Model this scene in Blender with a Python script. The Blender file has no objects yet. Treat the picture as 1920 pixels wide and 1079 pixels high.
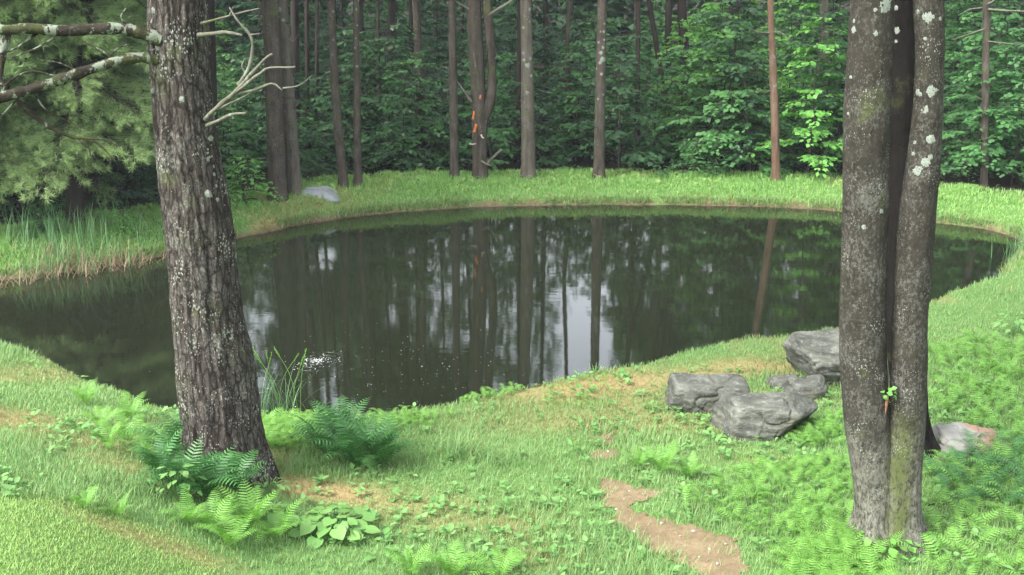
import bpy, math
import numpy as np

R = math.radians
rng = np.random.default_rng(11)
scene = bpy.context.scene

# ------------------------------------------------------------------ camera
CAM_H = 5.0                       # metres above the water of the pond
PITCH = R(15.2)
FOC = 2059.0                      # focal length in photograph pixels (1920 wide)
cam_data = bpy.data.cameras.new('camera')
cam_data.sensor_width = 36.0
cam_data.lens = FOC / 1920 * 36
cam_data.clip_start = 0.1
cam_data.clip_end = 2000
cam = bpy.data.objects.new('camera', cam_data)
scene.collection.objects.link(cam)
cam.location = (0, 0, CAM_H)
cam.rotation_euler = (math.pi / 2 - PITCH, 0, 0)
scene.camera = cam

# ------------------------------------------------------------------ sky, sun, exposure
SUN_EL, SUN_AZ = R(50), R(-125)   # azimuth measured from +Y towards +X: behind and left of the camera
world = bpy.data.worlds.new('World')
scene.world = world
world.use_nodes = True
wn = world.node_tree
wn.nodes.clear()
w_out = wn.nodes.new('ShaderNodeOutputWorld')
w_bg = wn.nodes.new('ShaderNodeBackground')
w_sky = wn.nodes.new('ShaderNodeTexSky')
w_sky.sky_type = 'NISHITA'
w_sky.sun_disc = False
w_sky.sun_elevation = SUN_EL
w_sky.sun_rotation = SUN_AZ
w_sky.air_density = 1.0
w_sky.dust_density = 4.0
w_hs = wn.nodes.new('ShaderNodeHueSaturation')   # thin overcast: the blue is washed out
w_hs.inputs['Saturation'].default_value = 0.3
wn.links.new(w_sky.outputs[0], w_hs.inputs['Color'])
wn.links.new(w_hs.outputs[0], w_bg.inputs['Color'])
w_bg.inputs['Strength'].default_value = 0.15
wn.links.new(w_bg.outputs[0], w_out.inputs[0])

sun_data = bpy.data.lights.new('sun', 'SUN')
sun_data.energy = 1.0
sun_data.angle = R(20)
sun_data.color = (1.0, 0.98, 0.95)
sun = bpy.data.objects.new('sun', sun_data)
scene.collection.objects.link(sun)
sun.rotation_euler = (math.pi / 2 - SUN_EL, 0, math.pi - SUN_AZ)
sun.location = (0, 0, 40)

vs = scene.view_settings
vs.view_transform = 'Standard'
vs.look = 'None'
vs.gamma = 1.0
vs.use_curve_mapping = False
vs.exposure = 2.5
cy = scene.cycles
cy.max_bounces = 7
cy.diffuse_bounces = 4
cy.glossy_bounces = 3
cy.transmission_bounces = 5
cy.transparent_max_bounces = 6
cy.use_denoising = True
cy.sample_clamp_indirect = 8.0
cy.caustics_reflective = False
cy.caustics_refractive = False

# ------------------------------------------------------------------ helpers: noise
def _hash(ix, iy, iz, seed):
    h = (ix.astype(np.int64) * 374761393 + iy.astype(np.int64) * 668265263 + iz.astype(np.int64) * 2147483647 + seed * 1274126177) & 0xFFFFFFFF
    h = ((h ^ (h >> 13)) * 1274126177) & 0xFFFFFFFF
    h = ((h ^ (h >> 16)) * 2246822519) & 0xFFFFFFFF
    return ((h ^ (h >> 15)) & 0xFFFFFF) / float(0xFFFFFF)

def vnoise(x, y, z=0.0, seed=0):
    x, y, z = np.broadcast_arrays(np.asarray(x, float), np.asarray(y, float), np.asarray(z, float))
    ix, iy, iz = np.floor(x), np.floor(y), np.floor(z)
    fx, fy, fz = x - ix, y - iy, z - iz
    fx, fy, fz = fx*fx*(3-2*fx), fy*fy*(3-2*fy), fz*fz*(3-2*fz)
    out = 0
    for dx in (0, 1):
        for dy in (0, 1):
            for dz in (0, 1):
                w = (fx if dx else 1-fx) * (fy if dy else 1-fy) * (fz if dz else 1-fz)
                out = out + w * _hash(ix+dx, iy+dy, iz+dz, seed)
    return out * 2 - 1

def fbm(x, y, z=0.0, seed=0, octv=4):
    x, y, z = np.asarray(x, float), np.asarray(y, float), np.asarray(z, float)
    s, a, t = 0, 1.0, 0
    for o in range(octv):
        s = s + a * vnoise(x * 2**o, y * 2**o, z * 2**o, seed + o * 17)
        t += a
        a *= 0.5
    return s / t

def sstep(a, b, x):
    t = np.clip((x - a) / (b - a), 0, 1)
    return t * t * (3 - 2 * t)

# ------------------------------------------------------------------ helpers: photograph measurements -> metres
CP, SP = math.cos(PITCH), math.sin(PITCH)
def ray(px, py):
    u, v = (px - 960) / FOC, (py - 539.5) / FOC
    return np.array([u, CP - v * SP, -SP - v * CP])
def pixz(px, py, z=0.0):
    d = ray(px, py)
    return np.array([0, 0, CAM_H]) + d * ((z - CAM_H) / d[2])
def pixy(px, py, Y):
    d = ray(px, py)
    return np.array([0, 0, CAM_H]) + d * (Y / d[1])
def ppm(p):
    """photograph pixels per metre at a point"""
    return FOC / (p[1] * CP + (CAM_H - p[2]) * SP)

# ------------------------------------------------------------------ helpers: objects
COL = scene.collection
def tag(o, label=None, cat=None, group=None, kind=None):
    if label: o['label'] = label
    if cat: o['category'] = cat
    if group: o['group'] = group
    if kind: o['kind'] = kind
    return o
def mkmesh(name, V, Fs, mat=None, smooth=True, attrs=None):
    V = np.ascontiguousarray(V, dtype=np.float32)
    if not isinstance(Fs, (list, tuple)): Fs = [Fs]
    Fs = [np.asarray(f, dtype=np.int32) for f in Fs if len(f)]
    loops = np.concatenate([f.ravel() for f in Fs])
    tot = np.concatenate([np.full(len(f), f.shape[1], np.int32) for f in Fs])
    start = np.concatenate([[0], np.cumsum(tot)[:-1]]).astype(np.int32)
    me = bpy.data.meshes.new(name)
    me.vertices.add(len(V)); me.vertices.foreach_set('co', V.ravel())
    me.loops.add(len(loops)); me.loops.foreach_set('vertex_index', loops)
    me.polygons.add(len(tot)); me.polygons.foreach_set('loop_start', start)
    me.polygons.foreach_set('use_smooth', np.full(len(tot), bool(smooth)))
    if attrs:
        for k, a in attrs.items():
            at = me.attributes.new(k, 'FLOAT', 'POINT')
            at.data.foreach_set('value', np.ascontiguousarray(a, dtype=np.float32))
    me.update(calc_edges=True)
    if mat is not None: me.materials.append(mat)
    return me
def obj(name, me, parent=None, loc=(0, 0, 0), rot=None, scale=None):
    o = bpy.data.objects.new(name, me)
    COL.objects.link(o)
    o.location = loc
    if rot is not None: o.rotation_euler = rot
    if scale is not None: o.scale = (scale,)*3 if np.isscalar(scale) else scale
    if parent is not None: o.parent = parent
    return o
def empty(name, loc, rz=0.0):
    o = bpy.data.objects.new(name, None)
    COL.objects.link(o)
    o.location = loc
    o.rotation_euler = (0, 0, rz)
    o.empty_display_size = 0.2
    return o
def unit(a):
    a = np.asarray(a, float)
    return a / np.maximum(np.linalg.norm(a, axis=-1, keepdims=True), 1e-9)
def scatter(tv, tf, P, D, N, sl, sw=None):
    """copies of a small template: x across, y along D, z along N"""
    D = unit(D); N = unit(N)
    S = unit(np.cross(D, N)); N = np.cross(S, D)
    sl = np.broadcast_to(np.asarray(sl, float), (len(P),))
    sw = sl if sw is None else np.broadcast_to(np.asarray(sw, float), (len(P),))
    V = (P[:, None, :] + tv[None, :, 0:1] * (S * sw[:, None])[:, None, :] + tv[None, :, 1:2] * (D * sl[:, None])[:, None, :]
         + tv[None, :, 2:3] * (N * sl[:, None])[:, None, :])
    F = tf[None] + (np.arange(len(P)) * len(tv))[:, None, None]
    return V.reshape(-1, 3), F.reshape(-1, tf.shape[1])
def join(parts):
    Vs, Fs, n = [], {}, 0
    for V, F in parts:
        for f in (F if isinstance(F, list) else [F]):
            if len(f): Fs.setdefault(f.shape[1], []).append(np.asarray(f) + n)
        Vs.append(V); n += len(V)
    return np.concatenate(Vs), [np.concatenate(f) for f in Fs.values()]
def tube(pts, rad, seg=8, cap=True):
    pts = np.asarray(pts, float); n = len(pts)
    rad = np.broadcast_to(np.asarray(rad, float), (n,))
    T = unit(np.gradient(pts, axis=0))
    ref = np.array([0, 0, 1.0]) if abs(T[0][2]) < 0.9 else np.array([1.0, 0, 0])
    A = np.zeros((n, 3)); a = unit(np.cross(T[0], ref))
    for i in range(n):
        a = unit(a - T[i] * np.dot(a, T[i])); A[i] = a
    B = np.cross(T, A)
    th = np.linspace(0, 2*np.pi, seg, endpoint=False)
    V = pts[:, None] + rad[:, None, None] * (np.cos(th)[None, :, None] * A[:, None] + np.sin(th)[None, :, None] * B[:, None])
    V = V.reshape(-1, 3)
    i, j = np.meshgrid(np.arange(n-1), np.arange(seg), indexing='ij')
    j2 = (j + 1) % seg
    F = np.stack([i*seg+j, i*seg+j2, (i+1)*seg+j2, (i+1)*seg+j], -1).reshape(-1, 4)
    if cap:
        V = np.concatenate([V, pts[-1:] + T[-1:] * rad[-1] * 0.4])
        k = len(V) - 1; jj = np.arange(seg)
        return V, [F, np.stack([(n-1)*seg+jj, (n-1)*seg+(jj+1) % seg, np.full(seg, k)], -1)]
    return V, [F]
def smooth_path(pts, n):
    """Catmull-Rom through the points"""
    pts = np.asarray(pts, float)
    P = np.concatenate([[2*pts[0]-pts[1]], pts, [2*pts[-1]-pts[-2]]])
    t = np.linspace(0, len(pts)-1, n); i = np.minimum(t.astype(int), len(pts)-2); f = (t - i)[:, None]
    p0, p1, p2, p3 = P[i], P[i+1], P[i+2], P[i+3]
    return 0.5*((2*p1) + (-p0+p2)*f + (2*p0-5*p1+4*p2-p3)*f**2 + (-p0+3*p1-3*p2+p3)*f**3)

# ------------------------------------------------------------------ helpers: materials
class NT:
    def __init__(s, name):
        s.m = bpy.data.materials.new(name); s.m.use_nodes = True
        s.t = s.m.node_tree; s.t.nodes.clear()
        s.out = s.t.nodes.new('ShaderNodeOutputMaterial')
    def n(s, typ, **kw):
        nd = s.t.nodes.new(typ)
        for k, v in kw.items():
            if k.startswith('_'): setattr(nd, k[1:], v)
        for k, v in kw.items():
            if not k.startswith('_'):
                key = k.replace('__', ' ')
                if isinstance(v, bpy.types.NodeSocket): s.t.links.new(v, nd.inputs[key])
                else: nd.inputs[key].default_value = v
        return nd
    def link(s, a, b): s.t.links.new(a, b)
    def coords(s, scale=(1, 1, 1)):
        tc = s.n('ShaderNodeTexCoord'); mp = s.n('ShaderNodeMapping', Scale=scale)
        s.link(tc.outputs['Object'], mp.inputs['Vector']); return mp.outputs[0]
    def noise(s, vec, scale, detail=4, rough=0.55):
        nd = s.n('ShaderNodeTexNoise', Scale=scale, Detail=detail, Roughness=rough)
        s.link(vec, nd.inputs['Vector']); return nd.outputs['Fac']
    def ramp(s, fac, stops):
        nd = s.n('ShaderNodeValToRGB'); cr = nd.color_ramp
        while len(cr.elements) < len(stops): cr.elements.new(0.5)
        for e, (p, c) in zip(cr.elements, stops):
            e.position = p; e.color = (*c, 1) if len(c) == 3 else c
        s.link(fac, nd.inputs[0]); return nd.outputs[0]
    def mix(s, fac, a, b):
        nd = s.n('ShaderNodeMix', _data_type='RGBA')
        for sock, v in ((nd.inputs[0], fac), (nd.inputs[6], a), (nd.inputs[7], b)):
            if isinstance(v, bpy.types.NodeSocket): s.link(v, sock)
            else: sock.default_value = (*v, 1) if isinstance(v, tuple) and len(v) == 3 else v
        return nd.outputs[2]
    def math(s, op, a, b=0.0, clamp=False):
        nd = s.n('ShaderNodeMath', _operation=op, _use_clamp=clamp)
        for i, v in enumerate((a, b)):
            if isinstance(v, bpy.types.NodeSocket): s.link(v, nd.inputs[i])
            else: nd.inputs[i].default_value = v
        return nd.outputs[0]
    def bsdf(s, col, rough=0.8, spec=0.3, bump=None, bstr=0.3, bdist=0.02):
        b = s.n('ShaderNodeBsdfPrincipled')
        for k, v in (('Base Color', col), ('Roughness', rough), ('Specular IOR Level', spec)):
            if isinstance(v, bpy.types.NodeSocket): s.link(v, b.inputs[k])
            else: b.inputs[k].default_value = (*v, 1) if isinstance(v, tuple) and len(v) == 3 else v
        if bump is not None:
            bp = s.n('ShaderNodeBump', Strength=bstr, Distance=bdist); s.link(bump, bp.inputs['Height'])
            s.link(bp.outputs[0], b.inputs['Normal'])
        return b
    def done(s, shader):
        s.link(shader.outputs[0], s.out.inputs[0]); return s.m

def leaf_mat(name, cols, transl=0.35, rough=0.5, dry=False, wscale=None):
    """foliage: colour differs from leaf to leaf and from plant to plant"""
    t = NT(name)
    geo = t.n('ShaderNodeNewGeometry'); oi = t.n('ShaderNodeObjectInfo')
    r = t.math('ADD', t.math('MULTIPLY', geo.outputs['Random Per Island'], 0.65), t.math('MULTIPLY', oi.outputs['Random'], 0.35))
    col = t.ramp(r, [(i / (len(cols)-1), c) for i, c in enumerate(cols)])
    if wscale:
        nz = t.noise(geo.outputs['Position'], wscale, 3)
        col = t.mix(t.ramp(nz, [(0.38, (0, 0, 0)), (0.62, (1, 1, 1))]), col, t.mix(0.5, col, cols[-1]))
    if dry:
        at = t.n('ShaderNodeAttribute', _attribute_name='dry')
        straw = t.ramp(geo.outputs['Random Per Island'], [(0, (0.17, 0.16, 0.06)), (0.5, (0.23, 0.20, 0.085)), (1, (0.14, 0.20, 0.055))])
        sel = t.math('GREATER_THAN', at.outputs['Fac'], t.math('FRACT', t.math('MULTIPLY', geo.outputs['Random Per Island'], 37.7)))
        col = t.mix(sel, col, straw)
    b = t.bsdf(col, rough, 0.25)
    tr = t.n('ShaderNodeBsdfTranslucent')
    hs = t.n('ShaderNodeHueSaturation', Saturation=1.1, Value=1.3); t.link(col, hs.inputs['Color'])
    t.link(hs.outputs[0], tr.inputs['Color'])
    mx = t.n('ShaderNodeMixShader', Fac=transl)
    t.link(b.outputs[0], mx.inputs[1]); t.link(tr.outputs[0], mx.inputs[2])
    return t.done(mx)

def bark_mat(name, dark, light, speck=0.5, speck_scale=60, moss=0.0, streak=(14, 14, 2.2), lichen=0.0, bstr=0.5, warm=None, crust=0.0, plates=0.0, foot=False):
    t = NT(name)
    v = t.coords(); vs_ = t.coords(streak)
    n1 = t.noise(vs_, 1.0, 6, 0.65)
    col = t.ramp(n1, [(0.3, dark), (0.7, light)])
    n2 = t.noise(v, 1.3, 3)
    col = t.mix(t.ramp(n2, [(0.35, (0, 0, 0)), (0.7, (1, 1, 1))]), col, t.mix(0.45, col, warm or light))
    if moss:
        nm = t.noise(v, 2.1, 5, 0.6)
        col = t.mix(t.ramp(nm, [(0.62 - moss * 0.2, (0, 0, 0)), (0.78 - moss * 0.2, (0.8, 0.8, 0.8))]), col, (0.055, 0.07, 0.02))
    if crust:
        nc = t.noise(t.coords((1, 1, 0.7)), 44.0, 8, 0.8); nb_ = t.noise(v, 2.6, 3)
        cm = t.math('ADD', nc, t.math('MULTIPLY', nb_, 0.35))
        col = t.mix(t.ramp(cm, [(0.68, (0, 0, 0)), (0.80, (crust, crust, crust))]), col, (0.17, 0.175, 0.15))
    if foot:      # pale crust on the lower stem, moss in the seam
        sp = t.n('ShaderNodeSeparateXYZ'); t.link(v, sp.inputs[0])
        nf = t.noise(v, 3.2, 5, 0.65); nfine = t.noise(t.coords((1, 1, 0.45)), 38.0, 6, 0.75)
        zz = t.math('ADD', sp.outputs[2], t.math('MULTIPLY', nf, 1.4))
        lowm = t.ramp(t.math('MULTIPLY', zz, 0.4), [(0.50, (1, 1, 1)), (0.78, (0, 0, 0))])
        col = t.mix(t.math('MULTIPLY', lowm, t.ramp(nfine, [(0.40, (0, 0, 0)), (0.60, (0.85, 0.85, 0.85))])), col, (0.15, 0.15, 0.12))
        sx_ = t.math('ABSOLUTE', t.math('ADD', t.math('SUBTRACT', sp.outputs[0], -0.005), t.math('MULTIPLY', t.math('SUBTRACT', nf, 0.5), 0.25)))
        seam = t.math('MULTIPLY', t.ramp(t.math('MULTIPLY', sx_, 5.0), [(0.12, (1, 1, 1)), (0.62, (0, 0, 0))]), t.ramp(t.math('MULTIPLY', sp.outputs[2], 0.5), [(0.45, (1, 1, 1)), (0.62, (0, 0, 0))]))
        col = t.mix(t.math('MULTIPLY', seam, t.ramp(nfine, [(0.35, (0, 0, 0)), (0.55, (0.9, 0.9, 0.9))])), col, (0.055, 0.072, 0.018))
    if plates:
        vp = t.n('ShaderNodeTexVoronoi', Scale=1.0, _feature='DISTANCE_TO_EDGE')
        wv = t.n('ShaderNodeVectorMath', _operation='ADD'); t.link(t.coords((17, 17, 4.6)), wv.inputs[0])
        nw = t.n('ShaderNodeTexNoise', Scale=9.0, Detail=4.0); t.link(v, nw.inputs['Vector']); t.link(nw.outputs['Color'], wv.inputs[1])
        t.link(wv.outputs[0], vp.inputs['Vector'])
        edge = t.ramp(vp.outputs['Distance'], [(0.02, (plates, plates, plates)), (0.16, (0, 0, 0))])
        col = t.mix(edge, col, (0.010, 0.007, 0.006))
    # flecks of crust lichen
    vo = t.n('ShaderNodeTexVoronoi', Scale=speck_scale); t.link(t.coords((1, 1, 0.6)), vo.inputs['Vector'])
    nd = t.noise(v, 4.0, 4)
    thr = t.math('MULTIPLY', t.ramp(nd, [(0.42, (0.05, 0.05, 0.05)), (0.68, (1, 1, 1))]), 0.42 * speck)
    fl = t.math('LESS_THAN', vo.outputs['Distance'], thr)
    sel = t.math('MULTIPLY', fl, t.math('GREATER_THAN', t.n('ShaderNodeSeparateColor', Color=vo.outputs['Color']).outputs[0], 0.45))
    col = t.mix(sel, col, (0.18, 0.19, 0.16))
    if lichen:
        nl = t.noise(t.coords((1, 1, 0.55)), 9.0, 6, 0.7)
        col = t.mix(t.ramp(nl, [(0.66 - lichen*0.1, (0, 0, 0)), (0.69 - lichen*0.1, (1, 1, 1))]), col, (0.135, 0.155, 0.12))
    bump = t.math('ADD', n1, t.math('MULTIPLY', t.noise(v, 45, 4), 0.4))
    return t.done(t.bsdf(col, 0.95, 0.04, bump, bstr, 0.02))

M = {}
M['pine_bark'] = bark_mat('pine_bark', (0.014, 0.0115, 0.010), (0.066, 0.057, 0.050), 1.15, 58, 0.28, (22, 22, 2.6), 0.1, 0.9, crust=0.6, plates=0.75)
M['smooth_bark'] = bark_mat('smooth_bark', (0.014, 0.0125, 0.010), (0.034, 0.031, 0.025), 0.85, 85, 0.12, (9, 9, 9), 0.0, 0.6, crust=0.35, foot=True)
M['dark_bark'] = bark_mat('dark_bark', (0.0045, 0.004, 0.0037), (0.012, 0.0105, 0.0095), 0.3, 75, 0.1, (10, 10, 6), 0.0, 0.4)
M['far_bark'] = bark_mat('far_bark', (0.012, 0.010, 0.008), (0.068, 0.056, 0.045), 0.6, 34, 0.3, (13, 13, 2.4), 0.0, 0.9, crust=0.25)
M['far_bark_grey'] = bark_mat('far_bark_grey', (0.022, 0.019, 0.015), (0.10, 0.088, 0.070), 0.6, 30, 0.4, (13, 13, 2.4), 0.1, 0.9, crust=0.35)
M['far_bark_red'] = bark_mat('far_bark_red', (0.040, 0.023, 0.015), (0.125, 0.078, 0.052), 0.4, 20, 0.1, (9, 9, 1.5), 0.35, 0.6, crust=0.3)
M['far_bark_dark'] = bark_mat('far_bark_dark', (0.014, 0.012, 0.010), (0.038, 0.032, 0.027), 0.2, 24, 0.0, (9, 9, 1.5), 0.0, 0.5)
M['mossy_limb'] = bark_mat('mossy_limb', (0.012, 0.010, 0.008), (0.034, 0.030, 0.022), 0.5, 60, 0.6, (12, 12, 12), 1.35, 0.9)
M['dead_branch'] = bark_mat('dead_branch', (0.038, 0.035, 0.027), (0.13, 0.13, 0.10), 0.7, 60, 0.25, (10, 10, 10), 0.9, 0.5)
M['twig'] = bark_mat('twig', (0.022, 0.018, 0.016), (0.055, 0.048, 0.042), 0.2, 60, 0.1, (10, 10, 10), 0.0, 0.3)
def plain(name, a, b, scale=8, rough=0.9, spec=0.2, bstr=0.3):
    t = NT(name); v = t.coords(); n = t.noise(v, scale, 5, 0.6)
    return t.done(t.bsdf(t.ramp(n, [(0.3, a), (0.7, b)]), rough, spec, n, bstr, 0.01))
M['lichen'] = plain('lichen', (0.095, 0.108, 0.088), (0.20, 0.225, 0.19), 85)
M['fresh_wood'] = plain('fresh_wood', (0.30, 0.08, 0.025), (0.45, 0.15, 0.05), 20)
M['pale_wood'] = plain('pale_wood', (0.22, 0.21, 0.16), (0.36, 0.34, 0.27), 20)
M['slab'] = plain('slab', (0.15, 0.16, 0.17), (0.24, 0.255, 0.27), 12)
M['pebble'] = plain('pebble', (0.20, 0.19, 0.17), (0.32, 0.31, 0.29), 2)
M['straw'] = leaf_mat('straw', [(0.12, 0.085, 0.048), (0.22, 0.17, 0.10), (0.17, 0.14, 0.085)], 0.2)
M['grass'] = leaf_mat('grass', [(0.085, 0.185, 0.062), (0.14, 0.255, 0.088), (0.215, 0.325, 0.12)], 0.4, 0.5, True, 0.55)
M['mown_grass'] = leaf_mat('mown_grass', [(0.105, 0.25, 0.06), (0.155, 0.31, 0.08), (0.215, 0.36, 0.10)], 0.4, 0.5, True, 0.7)
M['terrace_grass'] = leaf_mat('terrace_grass', [(0.21, 0.335, 0.095), (0.245, 0.37, 0.11), (0.29, 0.40, 0.13)], 0.4, 0.5, True, 0.9)
M['fern_light'] = leaf_mat('fern_light', [(0.09, 0.22, 0.04), (0.135, 0.29, 0.055), (0.18, 0.33, 0.075)], 0.4, 0.5)
M['fern_dark'] = leaf_mat('fern_dark', [(0.026, 0.090, 0.026), (0.044, 0.13, 0.034), (0.075, 0.19, 0.046)], 0.2, 0.45)
M['weed'] = leaf_mat('weed', [(0.07, 0.18, 0.05), (0.12, 0.25, 0.07), (0.18, 0.30, 0.11)], 0.35, 0.5)
M['broadleaf'] = leaf_mat('broadleaf', [(0.085, 0.20, 0.052), (0.13, 0.25, 0.07), (0.18, 0.29, 0.095)], 0.3, 0.45)
M['cattail'] = leaf_mat('cattail', [(0.06, 0.15, 0.065), (0.10, 0.21, 0.085), (0.16, 0.26, 0.10)], 0.3, 0.45)
M['leaf_bright'] = leaf_mat('leaf_bright', [(0.085, 0.24, 0.05), (0.13, 0.31, 0.065), (0.18, 0.36, 0.08)], 0.4, 0.45)  # maple leaf as if lit: light put into the colour
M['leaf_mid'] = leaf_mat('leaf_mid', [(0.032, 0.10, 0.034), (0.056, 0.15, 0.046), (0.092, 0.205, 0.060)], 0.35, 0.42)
M['leaf_dark'] = leaf_mat('leaf_dark', [(0.018, 0.052, 0.022), (0.030, 0.078, 0.031), (0.050, 0.110, 0.038)], 0.3, 0.42)  # same leaf as if in shadow: shade put into the colour
M['canopy'] = leaf_mat('canopy', [(0.03, 0.075, 0.025), (0.05, 0.11, 0.035), (0.075, 0.14, 0.045)], 0.3, 0.5)
M['needles'] = leaf_mat('needles', [(0.16, 0.25, 0.10), (0.22, 0.32, 0.13), (0.28, 0.36, 0.16)], 0.42, 0.55)
M['needles_brown'] = leaf_mat('needles_brown', [(0.20, 0.13, 0.06), (0.16, 0.15, 0.06)], 0.2, 0.6)

# ------------------------------------------------------------------ pond outline (metres)
near_px = [(-320, 545), (-180, 585), (0, 634), (110, 668), (220, 722), (330, 774), (420, 782), (520, 780), (660, 776), (800, 764), (900, 744), (1000, 718), (1100, 697),
           (1190, 678), (1260, 655), (1340, 640), (1450, 628), (1570, 612), (1660, 585), (1750, 545), (1840, 512), (1880, 498)]
far_px = [(1915, 470), (1912, 448), (1860, 432), (1750, 417), (1600, 398), (1500, 391), (1300, 385), (1100, 384), (900, 388), (780, 395), (700, 402), (600, 416),
          (520, 431), (445, 448), (380, 463), (300, 480), (200, 500), (100, 513), (0, 528), (-120, 528), (-300, 520)]
POND = []
for (a, b) in near_px:
    p = pixz(a, b, 0.36)[:2]
    POND.append(p + unit(p) * 0.38)
for (a, b) in far_px:
    POND.append(pixz(a, b, 0.0)[:2])
POND = np.array(POND)
def smooth_poly(P, n=4):
    for _ in range(2):
        Q = np.roll(P, -1, 0)
        P = np.stack([0.75*P+0.25*Q, 0.25*P+0.75*Q], 1).reshape(-1, 2)
    return P
POND = smooth_poly(POND)
_t = np.roll(POND, -1, 0) - np.roll(POND, 1, 0)
POND = np.concatenate([POND[:, None], (0.5*(POND + np.roll(POND, -1, 0)))[:, None]], 1).reshape(-1, 2)
_t = unit(np.roll(POND, -1, 0) - np.roll(POND, 1, 0))
POND = POND + np.stack([_t[:, 1], -_t[:, 0]], -1) * (0.11 * fbm(POND[:, 0]*1.3, POND[:, 1]*1.3, 0, 33, 3))[:, None]
def sdf(poly, x, y):
    """signed distance, negative inside"""
    x = np.asarray(x, float).ravel(); y = np.asarray(y, float).ravel()
    out = np.empty(len(x))
    A, B = poly, np.roll(poly, -1, 0); E = B - A; EE = (E**2).sum(1)
    for s in range(0, len(x), 20000):
        X, Y = x[s:s+20000, None], y[s:s+20000, None]
        wx, wy = X - A[:, 0], Y - A[:, 1]
        t = np.clip((wx*E[:, 0] + wy*E[:, 1]) / EE, 0, 1)
        d = np.sqrt(((wx - t*E[:, 0])**2 + (wy - t*E[:, 1])**2).min(1))
        c = ((A[:, 1] > Y) != (B[:, 1] > Y)) & (X < E[:, 0] * (Y - A[:, 1]) / np.where(E[:, 1] == 0, 1e-9, E[:, 1]) + A[:, 0])
        out[s:s+20000] = np.where(c.sum(1) % 2 == 1, -d, d)
    return out
POND_MID_Y = 17.0
def far_weight(x, y):
    """1 on the far side of the pond, 0 on the camera's side"""
    line = 15.2 + 0.42 * np.abs(x) * (x > 0) + 0.12 * np.abs(x) * (x < 0)
    return sstep(-2.0, 2.0, y - line)
def ground(x, y, d=None):
    shp = np.shape(x)
    x = np.asarray(x, float).ravel(); y = np.asarray(y, float).ravel()
    if d is None: d = sdf(POND, x, y)
    fw = far_weight(x, y)
    dd = np.maximum(d, 0)
    # camera side: short steep lip, gentle lawn, embankment towards the left up to the mown terrace
    steep = 0.055 + 0.235 * sstep(-1.4, -4.4, x)
    lift = 0.34 * sstep(0, 0.42, dd) + steep * np.maximum(dd - 0.2, 0)
    cap = 1.52
    near = cap - np.log1p(np.exp((cap - lift) * 5)) / 5
    near = np.maximum(near, 0) * sstep(0, 0.3, dd)
    near = near + 0.55 * sstep(7.2, 2.0, y) * (1 - sstep(0.5, -4, x))
    # far side: grassed dam, then the forest floor
    ripple = 0.10 * fbm(x*0.22, y*0.22, 3.3, 5, 2)
    far = (0.43 + ripple) * (1 - np.exp(-dd / 0.42)) - 0.22 * sstep(2.1, 4.5, dd) + 0.03 * np.maximum(dd - 3.5, 0) + 0.10 * np.maximum(dd - 45, 0)
    far = np.minimum(far, 60)
    z = near * (1 - fw) + far * fw
    z = z + 0.05 * sstep(0.2, 1.5, dd) * fbm(x*0.55, y*0.55, 0, 9, 3)
    z = np.where(d < 0, np.maximum(d * 0.55, -1.3), np.maximum(z, 0.02 + 0.05 * np.minimum(dd, 1)))
    return z.reshape(shp)
def gz(x, y): return float(ground(np.array([x]), np.array([y]))[0])
def pixg(px, py, dmin=5.0, dmax=70.0):
    """where the line of sight through a pixel of the photograph meets the ground"""
    d = ray(px, py); t = np.linspace(dmin, dmax, 2600) / d[1]
    P = np.array([0, 0, CAM_H]) + d[None] * t[:, None]
    below = P[:, 2] < np.maximum(ground(P[:, 0], P[:, 1]), 0)
    i = np.argmax(below) if below.any() else len(t) - 1
    return np.array([P[i, 0], P[i, 1], gz(P[i, 0], P[i, 1])])

# bare and straw-coloured patches (photograph measurements: centre, radii in metres, strength)
DRY = [(1150, 722, 0.9, 0.35, 0.9), (1040, 742, 0.9, 0.4, 0.6), (1060, 790, 1.2, 0.4, 0.45), (1440, 690, 1.0, 0.35, 0.7), (1240, 700, 1.0, 0.3, 0.4), (760, 950, 0.6, 0.3, 0.5), (620, 925, 0.45, 0.22, 1.0),
       (560, 915, 0.35, 0.2, 1.1), (240, 720, 0.5, 0.5, 0.55), (100, 700, 0.5, 0.6, 0.45), (170, 830, 0.7, 0.3, 0.45), (250, 880, 0.6, 0.25, 0.4), (420, 720, 0.5, 0.3, 0.6), (270, 1010, 0.4, 0.10, 0.45),
       (190, 985, 0.3, 0.08, 0.35), (380, 1045, 0.3, 0.14, 0.45), (860, 985, 0.5, 0.2, 0.35), (1300, 800, 0.7, 0.25, 0.4), (1000, 1060, 0.5, 0.2, 0.2)]
DRYP = [(*pixg(a, b)[:2], rx, ry, s) for a, b, rx, ry, s in DRY]
def dryness(x, y):
    v = 0.75 * sstep(0.08, 0.55, fbm(x*0.6, y*0.6, 1.7, 31, 4)) + 0.06
    wob = 1 + 0.5 * fbm(x*2.2, y*2.2, 0.4, 77, 3)
    for cx, cy_, rx, ry, s in DRYP:
        v = v + s * np.exp(-(((x-cx)/rx)**2 + ((y-cy_)/ry)**2) * wob)
    return np.clip(v, 0, 1)
# edge of the mown terrace, lower left
MOWN = np.array([pixg(a, b, 3.0)[:2] for a, b in [(-200, 905), (0, 932), (110, 944), (200, 962), (290, 990), (360, 1025), (425, 1090), (500, 1250)]] + [np.array([2.0, 2.0]), np.array([-14, 2.0]), np.array([-14, 8.0])])
def mown(x, y): return sstep(0.12, -0.12, sdf(MOWN, x, y).reshape(np.shape(x)) + 0.12 * fbm(np.asarray(x)*2, np.asarray(y)*2, 0, 12, 3))

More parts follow.
